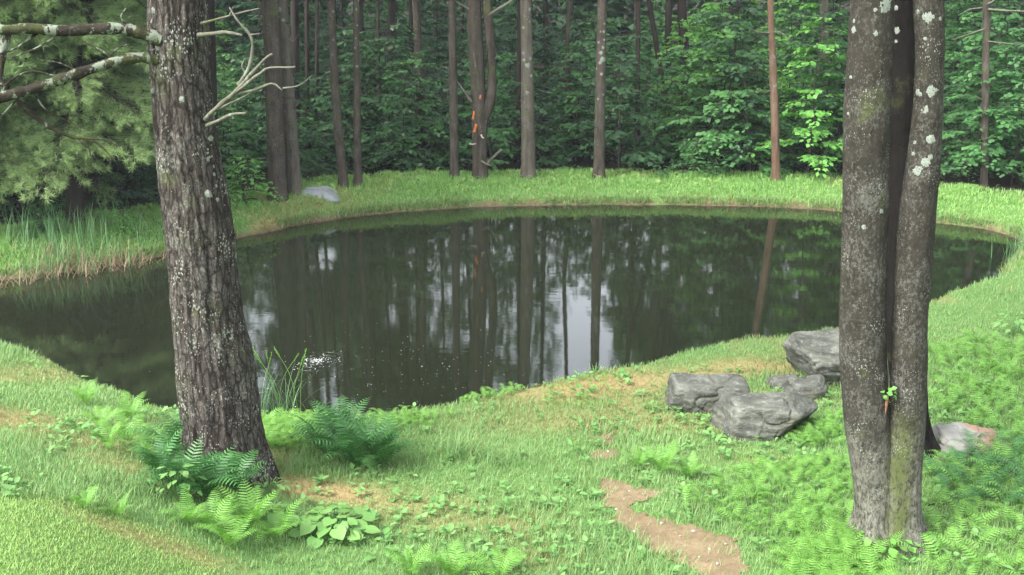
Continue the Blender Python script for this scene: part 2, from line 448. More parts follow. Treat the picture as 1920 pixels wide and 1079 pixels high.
PATHS = [[(1118, 888), (1160, 900), (1205, 916), (1262, 920), (1248, 934), (1196, 946), (1188, 958), (1235, 968), (1300, 986), (1378, 1012), (1396, 1045), (1412, 1100), (1330, 1100), (1290, 1068),
          (1228, 1040), (1190, 1004), (1150, 975), (1130, 950), (1124, 915)],
         [(1122, 820), (1150, 815), (1154, 835), (1168, 852), (1140, 866), (1108, 864), (1112, 848), (1136, 842)]]
PATHW = [np.array([pixg(a, b)[:2] for a, b in poly]) for poly in PATHS]
def path_d(x, y):
    d = np.minimum(sdf(PATHW[0], x, y), sdf(PATHW[1], x, y))
    return d.reshape(np.shape(x)) + 0.10 * fbm(np.asarray(x)*4.5, np.asarray(y)*4.5, 0, 3, 3) + 0.05 * vnoise(np.asarray(x)*19, np.asarray(y)*19, 0, 44)

# ------------------------------------------------------------------ ground, water, path
def axis(fine0, fine1, step, lo, hi):
    a = list(np.arange(fine0, fine1, step))
    s, v = step, a[-1]
    while v < hi: s *= 1.18; v += s; a.append(v)
    s, v = step, a[0]
    while v > lo: s *= 1.18; v -= s; a.insert(0, v)
    return np.array(a)
gx = axis(-13, 13.5, 0.11, -140, 140); gy = axis(5.0, 31, 0.11, -60, 170)
GX, GY = np.meshgrid(gx, gy)
gd = sdf(POND, GX, GY)
GZ = ground(GX.ravel(), GY.ravel(), gd)
nx, ny = len(gx), len(gy)
ii, jj = np.meshgrid(np.arange(ny-1), np.arange(nx-1), indexing='ij')
GF = np.stack([ii*nx+jj, ii*nx+jj+1, (ii+1)*nx+jj+1, (ii+1)*nx+jj], -1).reshape(-1, 4)
fwv = far_weight(GX.ravel(), GY.ravel())
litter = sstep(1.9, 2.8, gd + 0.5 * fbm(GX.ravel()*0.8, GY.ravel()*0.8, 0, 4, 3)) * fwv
mud = sstep(0.20, 0.02, gd + 0.12 * fbm(GX.ravel()*2.5, GY.ravel()*2.5, 0, 14, 2))
t = NT('lawn_soil')
v = t.coords()
n1 = t.noise(v, 1.2, 5); n2 = t.noise(v, 22, 4, 0.7)
gcol = t.ramp(n2, [(0.3, (0.045, 0.10, 0.028)), (0.7, (0.09, 0.18, 0.048))])
dcol = t.ramp(n2, [(0.3, (0.15, 0.115, 0.05)), (0.7, (0.27, 0.20, 0.10))])
col = t.mix(t.n('ShaderNodeAttribute', _attribute_name='dry').outputs['Fac'], gcol, dcol)
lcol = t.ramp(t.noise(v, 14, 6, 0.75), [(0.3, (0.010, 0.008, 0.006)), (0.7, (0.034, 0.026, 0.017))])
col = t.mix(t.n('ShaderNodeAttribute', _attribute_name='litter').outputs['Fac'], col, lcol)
mcol = t.ramp(t.noise(v, 9, 5), [(0.3, (0.05, 0.038, 0.022)), (0.7, (0.11, 0.085, 0.05))])
col = t.mix(t.n('ShaderNodeAttribute', _attribute_name='mud').outputs['Fac'], col, mcol)
M['soil'] = t.done(t.bsdf(col, 0.95, 0.1, t.math('ADD', n2, n1), 0.5, 0.03))
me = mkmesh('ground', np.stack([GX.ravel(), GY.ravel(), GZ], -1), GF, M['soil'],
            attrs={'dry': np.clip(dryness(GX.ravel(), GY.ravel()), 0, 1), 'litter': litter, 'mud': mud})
tag(obj('ground', me), kind='structure')

t = NT('pond_water')
v = t.coords()
big = t.noise(t.coords((0.5, 1.6, 1)), 2.6, 3)
fine = t.noise(t.coords((1, 2.2, 1)), 11, 3, 0.6)
SPL = pixz(597, 678, 0.0)
dist = t.n('ShaderNodeVectorMath', _operation='DISTANCE'); t.link(v, dist.inputs[0]); dist.inputs[1].default_value = (SPL[0], SPL[1], 0)
rings = t.math('MULTIPLY', t.math('SINE', t.math('MULTIPLY', dist.outputs['Value'], 38.0)),
               t.math('POWER', 2.718, t.math('MULTIPLY', dist.outputs['Value'], -1.6)))
h = t.math('ADD', t.math('ADD', t.math('MULTIPLY', big, 1.0), t.math('MULTIPLY', fine, 0.22)), t.math('MULTIPLY', rings, 0.12))
b = t.bsdf((0.0085, 0.0105, 0.006), 0.012, 0.5, h, 0.018, 0.05)
b.inputs['IOR'].default_value = 1.36
M['water'] = t.done(b)
nrm = np.stack([np.roll(POND, -1, 0)[:, 1] - np.roll(POND, 1, 0)[:, 1], -(np.roll(POND, -1, 0)[:, 0] - np.roll(POND, 1, 0)[:, 0])], -1)
nrm = unit(nrm)
if sdf(POND, [POND[0, 0] + nrm[0, 0]*0.2], [POND[0, 1] + nrm[0, 1]*0.2])[0] < 0: nrm = -nrm
WP = POND + nrm * 0.12
me = bpy.data.meshes.new('water')
me.from_pydata([(a, b_, 0.0) for a, b_ in WP], [], [tuple(range(len(WP)))])
me.materials.append(M['water'])
if me.polygons[0].normal.z < 0: me.flip_normals()
tag(obj('water', me), kind='structure')

t = NT('trodden_earth')
v = t.coords(); n1 = t.noise(v, 3, 5); n2 = t.noise(v, 45, 5, 0.7)
c1 = t.ramp(n1, [(0.3, (0.128, 0.099, 0.056)), (0.7, (0.19, 0.152, 0.090))])
c1 = t.mix(t.ramp(t.noise(v, 9, 6, 0.7), [(0.42, (0, 0, 0)), (0.62, (0.7, 0.7, 0.7))]), c1, (0.105, 0.078, 0.048))
c2 = t.mix(t.ramp(n2, [(0.35, (1, 1, 1)), (0.5, (0, 0, 0))]), c1, (0.11, 0.07, 0.042))
M['path'] = t.done(t.bsdf(c2, 0.95, 0.1, n2, 0.6, 0.015))
allp = np.concatenate(PATHW); lo, hi = allp.min(0) - 0.2, allp.max(0) + 0.2
px_, py_ = np.meshgrid(np.arange(lo[0], hi[0], 0.02), np.arange(lo[1], hi[1], 0.02))
pd = path_d(px_, py_)
pz = ground(px_, py_) + 0.010 + 0.006 * fbm(px_*9, py_*9, 0, 21, 2)
k = pd.shape[1]; keep = (pd[:-1, :-1] < 0) & (pd[1:, 1:] < 0) & (pd[1:, :-1] < 0) & (pd[:-1, 1:] < 0)
ii, jj = np.nonzero(keep)
F = np.stack([ii*k+jj, ii*k+jj+1, (ii+1)*k+jj+1, (ii+1)*k+jj], -1)
used, inv = np.unique(F, return_inverse=True)
PV = np.stack([px_.ravel(), py_.ravel(), pz.ravel()], -1)[used]
tag(obj('path', mkmesh('path', PV, inv.reshape(-1, 4), M['path'])), kind='structure')

# ------------------------------------------------------------------ small templates
LEAF_V = np.array([(0, 0, 0), (-0.26, 0.28, 0.05), (-0.42, 0.58, 0.06), (0, 0.5, -0.02), (0.26, 0.28, 0.05), (0.42, 0.58, 0.06), (0, 1.0, -0.10)])
LEAF_F = np.array([(0, 3, 1), (1, 3, 2), (2, 3, 6), (0, 4, 3), (4, 5, 3), (5, 6, 3)])
OVAL_V = np.array([(0, 0, 0), (-0.30, 0.35, 0.06), (0.30, 0.35, 0.06), (0, 0.45, -0.02), (-0.22, 0.72, 0.03), (0.22, 0.72, 0.03), (0, 1.0, -0.08)])
OVAL_F = np.array([(0, 3, 1), (0, 2, 3), (1, 3, 4), (2, 5, 3), (4, 3, 6), (3, 5, 6)])
BLADE_V = np.array([(-0.5, 0, 0), (0.5, 0, 0), (-0.42, 0.5, 0.06), (0.42, 0.5, 0.06), (0, 1.0, 0.30)])
BLADE_F = np.array([(0, 1, 3), (0, 3, 2), (2, 3, 4)])
def long_blade(n=5, bend=0.5):
    s = np.linspace(0, 1, n+1)
    V = []
    for i, q in enumerate(s[:-1]):
        w = 0.5 * (1 - q**3)
        V += [(-w, q - 0.12*bend*q*q, bend*q**2.2), (w, q - 0.12*bend*q*q, bend*q**2.2)]
    V.append((0, 1 - 0.12*bend, bend))
    F = []
    for i in range(n-1): F += [(2*i, 2*i+1, 2*i+3), (2*i, 2*i+3, 2*i+2)]
    F.append((2*n-2, 2*n-1, 2*n))
    return np.array(V, float), np.array(F)
def blades(P, hgt, wid, lean=0.35, tv=BLADE_V, tf=BLADE_F, r=rng):
    n = len(P); az = r.uniform(0, 2*np.pi, n)
    H = np.stack([np.cos(az), np.sin(az), np.zeros(n)], -1)
    l = np.abs(r.normal(0, lean, n))[:, None]
    D = np.array([0, 0, 1.0])[None] + H * l
    N = H + np.array([0, 0, -0.3])[None] * l
    return scatter(tv, tf, P, D, N, hgt, wid)

# ------------------------------------------------------------------ grass
def grass_points(n, y0, y1, spread=0.52, extra=1.6):
    y = y0 + (y1 - y0) * rng.random(n)
    x = rng.uniform(-1, 1, n) * (spread * y + extra)
    return x, y
def grass_obj(name, sets, mat, label, cat):
    Vs, ds, Fs, n0 = [], [], [], 0
    for (V, F, d) in sets:
        Vs.append(V); Fs.append(F + n0); ds.append(d); n0 += len(V)
    me = mkmesh(name, np.concatenate(Vs), np.concatenate(Fs), mat, attrs={'dry': np.concatenate(ds)})
    return tag(obj(name, me), label, cat, kind='stuff')
lawn, mownset = [], []
for n, y0, y1, hs, w in [(150000, 5.8, 10.5, 1.0, 0.0055), (110000, 10.5, 15.0, 1.05, 0.0075), (45000, 15.0, 21.0, 1.1, 0.011)]:
    x, y = grass_points(n, y0, y1)
    d = sdf(POND, x, y); fw = far_weight(x, y)
    ok = (d > 0.06) & (fw < 0.5)
    x, y, d = x[ok], y[ok], d[ok]
    dr = dryness(x, y); pdv = path_d(x, y); mo = mown(x, y)
    ok = (rng.random(len(x)) > 0.55 * dr) & ((pdv > 0.03 * rng.random(len(x)) - 0.02) | (rng.random(len(x)) < 0.05 + 0.6*np.exp(-np.maximum(-pdv, 0)/0.05)))
    x, y, d, dr, mo = x[ok], y[ok], d[ok], dr[ok], mo[ok]
    P = np.stack([x, y, ground(x, y, d) - 0.004], -1)
    tall = sstep(-0.1, 0.5, fbm(x*0.9, y*0.9, 0, 41, 3))
    hgt = hs * rng.uniform(0.045, 0.105, len(x)) * (0.75 + 0.75*tall) * (1 - 0.35*dr)
    m = rng.random(len(x)) < mo
    V, F = blades(P[~m], hgt[~m], w * rng.uniform(0.7, 1.4, (~m).sum()), 0.45)
    lawn.append((V, F, np.repeat(dr[~m], 5)))
    if m.sum():
        V, F = blades(P[m], rng.uniform(0.02, 0.042, m.sum()), 0.8 * w * rng.uniform(0.7, 1.3, m.sum()), 0.5)
        mownset.append((V, F, np.repeat(dr[m], 5)))
n = 90000                                               # extra on the mown terrace
x, y = rng.uniform(-6, -0.5, n), rng.uniform(5.2, 9.0, n)
ok = rng.random(n) < mown(x, y); x, y = x[ok], y[ok]; dr = dryness(x, y)
V, F = blades(np.stack([x, y, ground(x, y) - 0.004], -1), rng.uniform(0.02, 0.042, len(x)), 0.0045, 0.5)
mownset.append((V, F, np.repeat(dr, 5)))
grass_obj('grass', lawn, M['grass'], 'rough green grass of the lawn on the near side of the pond', 'grass')
grass_obj('mown_grass', mownset, M['terrace_grass'], 'short yellow green mown grass in the lower left corner', 'grass')
_pn = unit(np.stack([np.roll(POND, -1, 0)[:, 1] - np.roll(POND, 1, 0)[:, 1], -(np.roll(POND, -1, 0)[:, 0] - np.roll(POND, 1, 0)[:, 0])], -1))
if sdf(POND, [POND[0, 0] + _pn[0, 0]*0.2], [POND[0, 1] + _pn[0, 1]*0.2])[0] < 0: _pn = -_pn
def along_shore(n, dmax):
    seg = np.linalg.norm(np.roll(POND, -1, 0) - POND, axis=1); i = rng.choice(len(POND), n, p=seg / seg.sum()); u = rng.random(n)[:, None]
    j = (i + 1) % len(POND)
    P = POND[i]*(1-u) + POND[j]*u; N_ = unit(_pn[i]*(1-u) + _pn[j]*u); P = P + N_ * (rng.random(n) * dmax)[:, None]
    ok = (far_weight(P[:, 0], P[:, 1]) > 0.5) & (np.abs(P[:, 0]) < 0.55*P[:, 1] + 1.5)
    return P[ok, 0], P[ok, 1]
x, y = along_shore(130000, 3.2)
d = sdf(POND, x, y); fw = far_weight(x, y)
ok = (d > 0.02 + 0.28*np.maximum(fbm(x*1.5, y*1.5, 7, 52, 3), 0)) & (d < 2.7 + 0.5*fbm(x, y, 0, 8, 2)) & (fw >= 0.5)
x, y, d = x[ok], y[ok], d[ok]
P = np.stack([x, y, ground(x, y, d) - 0.005], -1)
V, F = blades(P, rng.uniform(0.05, 0.12, len(x)) * (1 + 0.9*sstep(0.2, 0.6, fbm(x*1.3, y*1.3, 0, 6, 3))), rng.uniform(0.012, 0.02, len(x)), 0.4)
xe, ye = along_shore(14000, 0.17)
de = sdf(POND, xe, ye); oke = (de > 0.0) & (de < 0.16) & (far_weight(xe, ye) > 0.5) & (fbm(xe*1.7, ye*1.7, 0, 23, 2) > -0.25)
xe, ye, de = xe[oke], ye[oke], de[oke]
V2, F2 = blades(np.stack([xe, ye, ground(xe, ye, de)], -1), rng.uniform(0.10, 0.26, len(xe)), 0.014, 0.8)
grass_obj('bank_edge_grass', [(V2, F2, np.repeat(0.15 + 0*xe, 5))], M['grass'], 'longer grass hanging over the far waterline', 'grass')
grass_obj('bank_grass', [(V, F, np.repeat(0.25*dryness(x, y) + 0.5*sstep(0.35, 0.05, d), 5))], M['mown_grass'], 'bright green grass covering the far bank of the pond', 'grass')
print('far bank blades', len(x))

# small leafy weeds among the grass: rosettes of little oval leaves
def weeds_at(x, y, size, nl=(4, 8)):
    Ps, Ds, Ns, Ss = [], [], [], []
    for a, b_, s in zip(x, y, size):
        kk = rng.integers(*nl); az = rng.uniform(0, 2*np.pi, kk)
        H = np.stack([np.cos(az), np.sin(az), np.zeros(kk)], -1)
        z = gz_cache(a, b_) + rng.uniform(0.02, 0.9*s, kk)
        Ps.append(np.stack([a + H[:, 0]*0.15*s, b_ + H[:, 1]*0.15*s, z], -1))
        Ds.append(H + np.array([0, 0, 1.0]) * rng.uniform(0.0, 0.7, kk)[:, None]); Ns.append(np.array([0, 0, 1.0])[None] - H * 0.3 + rng.normal(0, 0.2, (kk, 3)))
        Ss.append(s * rng.uniform(0.6, 1.2, kk))
    return scatter(OVAL_V, OVAL_F, np.concatenate(Ps), np.concatenate(Ds), np.concatenate(Ns), np.concatenate(Ss))
_gzv = {}
def gz_cache(a, b_): return _gzv[(a, b_)]
def prep(x, y):
    z = ground(x, y)
    for a, b_, c in zip(x, y, z): _gzv[(a, b_)] = c
x, y = grass_points(5200, 6.0, 13.0)
nz = fbm(x*0.8, y*0.8, 2.0, 55, 3)
ok = (sdf(POND, x, y) > 0.2) & (nz + 0.25*rng.normal(0, 1, len(x)) + 0.25*sstep(10, 7, y)*sstep(-2, 1, x) > 0.22) & (path_d(x, y) > 0.03) & (mown(x, y) < 0.3) & (far_weight(x, y) < 0.5)
x, y = x[ok], y[ok]; prep(x, y)
V, F = weeds_at(x, y, rng.uniform(0.035, 0.085, len(x)))
tag(obj('ground_weeds', mkmesh('ground_weeds', V, F, M['weed'])), 'small broad leaved weeds scattered through the near lawn', 'weeds', kind='stuff')

# ------------------------------------------------------------------ ferns
def frond(n=20, length=1.0, arch=0.55, width=0.17, droop=0.25, lod=False, tip=-25):
    """one arching frond along +Y rising in +Z, of unit length"""
    s = np.linspace(0, 1, 24)
    ang = R(82) * (1 - s ** 1.5) + R(tip) * s ** 1.5 - arch * 0.35
    ds = np.gradient(s)
    yy, zz = np.cumsum(np.cos(ang) * ds), np.cumsum(np.sin(ang) * ds)
    t0 = np.linspace(0.13, 0.985, n)
    prof = width * np.interp(t0, [0.1, 0.3, 0.55, 0.8, 1.0], [0.35, 0.85, 1.0, 0.62, 0.08])
    cy_, cz = np.interp(t0, s, yy), np.interp(t0, s, zz); a = np.interp(t0, s, ang)
    T = np.stack([0*a, np.cos(a), np.sin(a)], -1); Nn = np.stack([0*a, -np.sin(a), np.cos(a)], -1)
    if lod: pv, pf = np.array([(-0.13, 0, 0), (0.13, 0, 0), (0, 1, -0.06)]), np.array([(0, 1, 2)])
    else:
        pv = np.array([(-0.07, 0, 0), (0.07, 0, 0), (-0.105, 0.35, 0.03), (0.105, 0.35, 0.03), (-0.06, 0.75, 0.01), (0.06, 0.75, 0.01), (0, 1, -0.08)])
        pf = np.array([(0, 1, 3), (0, 3, 2), (2, 3, 5), (2, 5, 4), (4, 5, 6)])
    parts = []
    for sgn in (-1, 1):
        D = np.array([sgn, 0, 0])[None] * 0.92 + T * 0.34 - Nn * droop * rng.uniform(0.3, 1.2, n)[:, None]
        P = np.stack([0*cy_, cy_, cz], -1)
        parts.append(scatter(pv, pf, P, D, Nn + rng.normal(0, 0.10, (n, 3)), prof, prof * (1.35 * 20 / n * 0.17 / width * 0.75) * (0.66 if lod else 0.85)))
    rv, rf = tube(np.stack([0*s, yy, zz], -1)[::3], np.linspace(0.009, 0.002, 8), 3, False)
    parts.append((rv, [np.concatenate([rf[0][:, [0, 1, 2]], rf[0][:, [0, 2, 3]]])]))
    return join(parts)
FR = {}
for mt in ('fern_light', 'fern_dark'):
    FR[mt] = []
    for i in range(4):
        V, F = frond(17, 1.0, 0.15 + 0.5*i/3, 0.20, 0.2, tip=25 - 17*i)
        FR[mt].append(mkmesh('frond', V, F, M[mt]))
def fern(px, py, length_px, mt, label, nf=9, group='ferns', spread=0.5, name='fern'):
    p = pixg(px, py); L = length_px / ppm(p)
    root = empty(name, p - np.array([0, 0, 0.01]), rng.uniform(0, 6.28))
    tag(root, label, 'fern', group)
    for i in range(nf):
        az = 2*np.pi * (i + rng.uniform(-0.3, 0.3)) / nf
        o = obj('frond', FR[mt][rng.integers(4)], root, (0.02*math.cos(az), 0.02*math.sin(az), 0), (rng.uniform(-0.15, 0.25) * (1 - spread), rng.uniform(-0.12, 0.12), az), L * rng.uniform(0.72, 1.12))
    return root
# dark ostrich ferns at the foot of the pine
for a, b_, l, lab in [(335, 868, 125, 'tall dark green fern rising against the left edge of the pine trunk'), (300, 905, 95, 'dark green fern leaning out left of the big pine'),
                      (385, 945, 120, 'dark green fern with broad fronds in front of the big pine'), (440, 925, 100, 'dark green fern spreading right below the pine roots'),
                      (345, 935, 105, 'dark fern in the middle of the clump below the pine')]:
    fern(a, b_, l*1.15, 'fern_dark', lab, 13, 'dark ferns at the foot of the pine')
for a, b_, l, lab in [(618, 862, 95, 'left dark fern of the rounded clump right of the pine'), (668, 880, 100, 'middle dark fern of the rounded clump right of the pine'),
                      (715, 882, 90, 'right dark fern of the rounded clump on the lawn'), (645, 835, 85, 'rear dark fern of the rounded clump by the shore')]:
    fern(a, b_, l*1.3, 'fern_dark', lab, 16, 'dark fern clump on the lawn')
for a, b_, l, lab in [(770, 1085, 75, 'pale fern at the bottom edge, left of three'), (850, 1090, 105, 'large pale fern at the bottom edge, tallest of three'), (935, 1092, 95, 'pale fern at the bottom edge, right of three')]:
    fern(a, b_, l*1.0, 'fern_light', lab, 9, 'pale ferns at the bottom edge')
for a, b_, l, lab in [(163, 762, 42, 'small light fern highest on the left embankment'), (190, 805, 46, 'small light fern halfway down the left embankment'), (245, 790, 44, 'small yellow green fern near the shore end of the embankment'),
                      (238, 830, 52, 'light fern right of the embankment middle'), (205, 845, 48, 'light fern low on the left embankment'), (158, 955, 40, 'small pale fern at the edge of the mown grass'),
                      (222, 970, 36, 'tiny pale fern beside the mown edge, right of another'), (275, 860, 50, 'light fern just left of the dark ferns')]:
    fern(a, b_, l*1.45, 'fern_light', lab, 8, 'small ferns on the left embankment', 0.8)
for a, b_, l, lab in [(400, 1000, 70, 'bright fern below the dark fern clump, leftmost'), (470, 1000, 90, 'bright green fern left of the broad leaved plant'), (520, 1015, 70, 'bright fern touching the broad leaved plant'),
                      (435, 1030, 70, 'bright fern at the lower edge of the fern patch'), (355, 985, 55, 'bright fern between mown grass and dark ferns')]:
    fern(a, b_, l*1.25, 'fern_light', lab, 10, 'bright ferns below the pine')
for a, b_, l, lab in [(1240, 890, 75, 'light fern above the bend of the dirt path'), (1195, 880, 60, 'light fern left above the bend of the dirt path'), (1290, 900, 60, 'light fern right of the path bend'),
                      (1660, 1040, 55, 'light fern at the foot of the twin stemmed tree')]:
    fern(a, b_, l, 'fern_light', lab, 8, 'ferns beside the path')
# fern beds: ground cover of light fronds
def bed(regions, name, mt, label):
    tv, tf = frond(12, 1.0, 0.45, 0.21, 0.2, True)
    tf = tf[0]
    Pl = []
    Sl = []
    for (poly, n, l0, l1) in regions:
        W = np.array([pixg(a, b_)[:2] for a, b_ in poly])
        lo, hi = W.min(0), W.max(0)
        x = rng.uniform(lo[0], hi[0], n*4); y = rng.uniform(lo[1], hi[1], n*4)
        dd = sdf(W, x, y) + 0.35*fbm(x*1.4, y*1.4, 0, 61, 3)
        ok = (dd < 0) & (path_d(x, y) > 0.1) & (sdf(POND, x, y) > 0.12) & (fbm(x*1.1, y*1.1, 4, 62, 2) > -0.45)
        x, y = x[ok][:n], y[ok][:n]
        Pl.append(np.stack([x, y, ground(x, y) - 0.01], -1)); Sl.append(rng.uniform(l0, l1, len(x)))
    P = np.concatenate(Pl); S = np.concatenate(Sl)
    az = rng.uniform(0, 2*np.pi, len(P)); H = np.stack([np.cos(az), np.sin(az), 0*az], -1)
    V, F = scatter(tv, tf, P, H + rng.normal(0, 0.08, (len(P), 3)), np.array([0, 0, 1.0])[None] + rng.normal(0, 0.15, (len(P), 3)), S)
    tag(obj(name, mkmesh(name, V, F, M[mt])), label, 'ferns', kind='stuff')
bed([([(1240, 960), (1330, 900), (1480, 870), (1600, 880), (1610, 990), (1560, 1079), (1420, 1040), (1330, 975)], 560, 0.13, 0.30),
     ([(1740, 650), (1830, 640), (1940, 650), (2050, 700), (2050, 1120), (1750, 1100), (1720, 1000), (1730, 860), (1745, 760)], 1250, 0.14, 0.36),
     ([(1540, 770), (1590, 760), (1600, 860), (1500, 840)], 200, 0.15, 0.28), ([(1420, 1040), (1600, 1000), (1640, 1079), (1700, 1130), (1450, 1130)], 380, 0.16, 0.30)],
    'fern_bed', 'fern_light', 'bed of light green ferns around the twin stemmed tree')
bed([([(490, 795), (600, 790), (640, 800), (600, 830), (570, 870), (520, 880), (500, 840)], 420, 0.18, 0.34), ([(760, 775), (900, 745), (1000, 715), (990, 740), (880, 775), (780, 800)], 260, 0.12, 0.22),
     ([(640, 795), (760, 780), (800, 800), (720, 820)], 120, 0.12, 0.24), ([(1000, 735), (1180, 700), (1150, 760), (1030, 770)], 90, 0.10, 0.18)],
    'shore_ferns', 'fern_light', 'low light ferns along the near shore right of the pine')
bed([([(1745, 850), (1950, 830), (2050, 900), (2000, 1000), (1760, 960)], 260, 0.2, 0.38)], 'dark_fern_bed', 'fern_dark', 'darker ferns below the reddish flat rock')
x, y = rng.uniform(-15, 15, 9000), rng.uniform(15, 30, 9000); d = sdf(POND, x, y)
ok = (far_weight(x, y) > 0.5) & (d > 0.25) & (d < 2.4) & (fbm(x*0.8, y*0.8, 0, 19, 2) > -0.1)
x, y = x[ok][:1500], y[ok][:1500]
tv, tf = frond(10, 1.0, 0.45, 0.24, 0.2, True)
az = rng.uniform(0, 6.28, len(x))
V, F = scatter(tv, tf[0], np.stack([x, y, ground(x, y)], -1), np.stack([np.cos(az), np.sin(az), 0*az], -1), np.array([[0, 0, 1.0]]) + 0*az[:, None], rng.uniform(0.14, 0.28, len(x)))
tag(obj('bank_ferns', mkmesh('bank_ferns', V, F, M['terrace_grass'])), 'small ferns scattered over the far grassy bank', 'ferns', kind='stuff')

# ------------------------------------------------------------------ broad leaved plant, herb, tall grass clumps
ROUND_V = np.array([(0, 0.08, -0.03), (-0.28, -0.08, 0.02), (-0.50, 0.22, 0.06), (-0.46, 0.58, 0.04), (-0.2, 0.86, 0.0), (0, 1.0, -0.07), (0.2, 0.86, 0.0), (0.46, 0.58, 0.04), (0.50, 0.22, 0.06), (0.28, -0.08, 0.02), (0, 0.5, -0.03)])
ROUND_F = np.array([(10, 0, 1), (10, 1, 2), (10, 2, 3), (10, 3, 4), (10, 4, 5), (10, 5, 6), (10, 6, 7), (10, 7, 8), (10, 8, 9), (10, 9, 0)])
leaf_big = mkmesh('leaf', ROUND_V, ROUND_F, M['broadleaf'])
leaf_oval = mkmesh('leaf', OVAL_V, OVAL_F, M['weed'])
leaf_lobed = mkmesh('leaf', LEAF_V, LEAF_F, M['leaf_bright'])
def leafy_plant(px, py, name, label, leaf, n, size, rad, hgt, stemcol='weed', group=None):
    p = pixg(px, py)
    root = empty(name, p); tag(root, label, 'plant', group)
    st = []
    for i in range(n):
        az = i * 2.4; rr = rad * math.sqrt((i + 0.5) / n) * rng.uniform(0.8, 1.1)
        tip = np.array([rr*math.cos(az), rr*math.sin(az)*0.8, hgt * (1 - 0.55*(rr/rad)**2) * rng.uniform(0.75, 1.1)])
        st.append(tube(smooth_path([(0.03*math.cos(az), 0.03*math.sin(az), 0), tip*np.array([0.5, 0.5, 0.75]), tip], 5), 0.0035, 4, False))
        obj('leaf', leaf, root, tip, (rng.uniform(-0.5, 0.0), rng.uniform(-0.3, 0.3), az - math.pi/2 + rng.uniform(-0.5, 0.5)), size * rng.uniform(0.7, 1.15))
    V, F = join(st)
    obj('stems', mkmesh('stems', V, F, M[stemcol]), root)
    return root
leafy_plant(625, 1000, 'broadleaf_plant', 'clump of large rounded pale green leaves below the pine', leaf_big, 34, 0.125, 0.34, 0.19)
leafy_plant(520, 985, 'broadleaf_plant', 'pair of rounded pale leaves among bright ferns', leaf_big, 7, 0.15, 0.17, 0.2)
leafy_plant(335, 940, 'leafy_herb', 'small herb with oval leaves in the dark fern clump', leaf_oval, 34, 0.085, 0.22, 0.30)
leafy_plant(505, 925, 'leafy_herb', 'low dark vine on bare soil beside the pine roots', leaf_oval, 22, 0.08, 0.22, 0.14)
leafy_plant(130, 800, 'leafy_herb', 'small pale herb alone on the left embankment', leaf_oval, 12, 0.06, 0.12, 0.12)
leafy_plant(1660, 1035, 'leafy_herb', 'leafy herb sprouting at the foot of the twin stemmed tree', leaf_lobed, 24, 0.085, 0.26, 0.16)
leafy_plant(1905, 632, 'leafy_herb', 'dark leafy plant at the right edge of the lawn', leaf_oval, 26, 0.12, 0.3, 0.35)
def grass_clump(px, py, h_px, n, name, label, seed_heads=0, mat='grass', bend=0.6, wid=0.008, spread=0.12):
    p = pixg(px, py); h = h_px / ppm(p)
    root = empty(name, p); tag(root, label, 'grass clump')
    tv, tf = long_blade(6, bend)
    Q = np.stack([rng.normal(0, spread, n), rng.normal(0, spread*0.6, n), np.full(n, -0.02)], -1)
    V, F = blades(Q, h * rng.uniform(0.55, 1.05, n), wid * rng.uniform(0.7, 1.3, n), 0.22, tv, tf)
    obj('blades', mkmesh('blades', V, F, M[mat], attrs={'dry': np.full(len(V), 0.04)}), root)
    for i in range(seed_heads):
        az = rng.uniform(0, 6.28); q = np.array([rng.normal(0, spread), rng.normal(0, spread*0.6), 0]); l = rng.uniform(0.1, 0.35)
        path = smooth_path([q, q + np.array([l*0.3*math.cos(az), l*0.3*math.sin(az), h*0.6]), q + np.array([l*math.cos(az), l*math.sin(az), h*rng.uniform(0.95, 1.15)])], 8)
        V1 = tube(path, 0.0022, 4)
        e, dr = path[-1], unit(path[-1] - path[-2])
        k = 26; tt = rng.uniform(-0.11, 0.02, k); aa = rng.uniform(0, 6.28, k)
        P = e + dr[None]*tt[:, None]; D = dr[None]*1.2 + np.stack([np.cos(aa), np.sin(aa), 0*aa], -1)*0.6
        V2, F2 = scatter(OVAL_V, OVAL_F, P, D, np.cross(D, [0.3, 0.2, 1]), 0.022, 0.014)
        V, F = join([V1, (V2, F2)])
        obj('seed_head', mkmesh('seed_head', V, F, M['fern_light']), root)
grass_clump(520, 782, 120, 48, 'tall_grass', 'tall seeding grass on the shore just right of the big pine', 9, 'cattail', 0.5, 0.006, 0.15)
grass_clump(858, 858, 70, 160, 'tall_grass', 'dense dark green tuft of long grass on the lawn', 0, 'grass', 0.7, 0.007, 0.13)
grass_clump(955, 870, 60, 120, 'tall_grass', 'looser tuft of long grass right of a denser tuft', 0, 'grass', 0.8, 0.006, 0.17)
grass_clump(1125, 700, 26, 40, 'tall_grass', 'short tuft of grass on the shore below the bright reflection', 0, 'grass', 0.6, 0.008, 0.07)

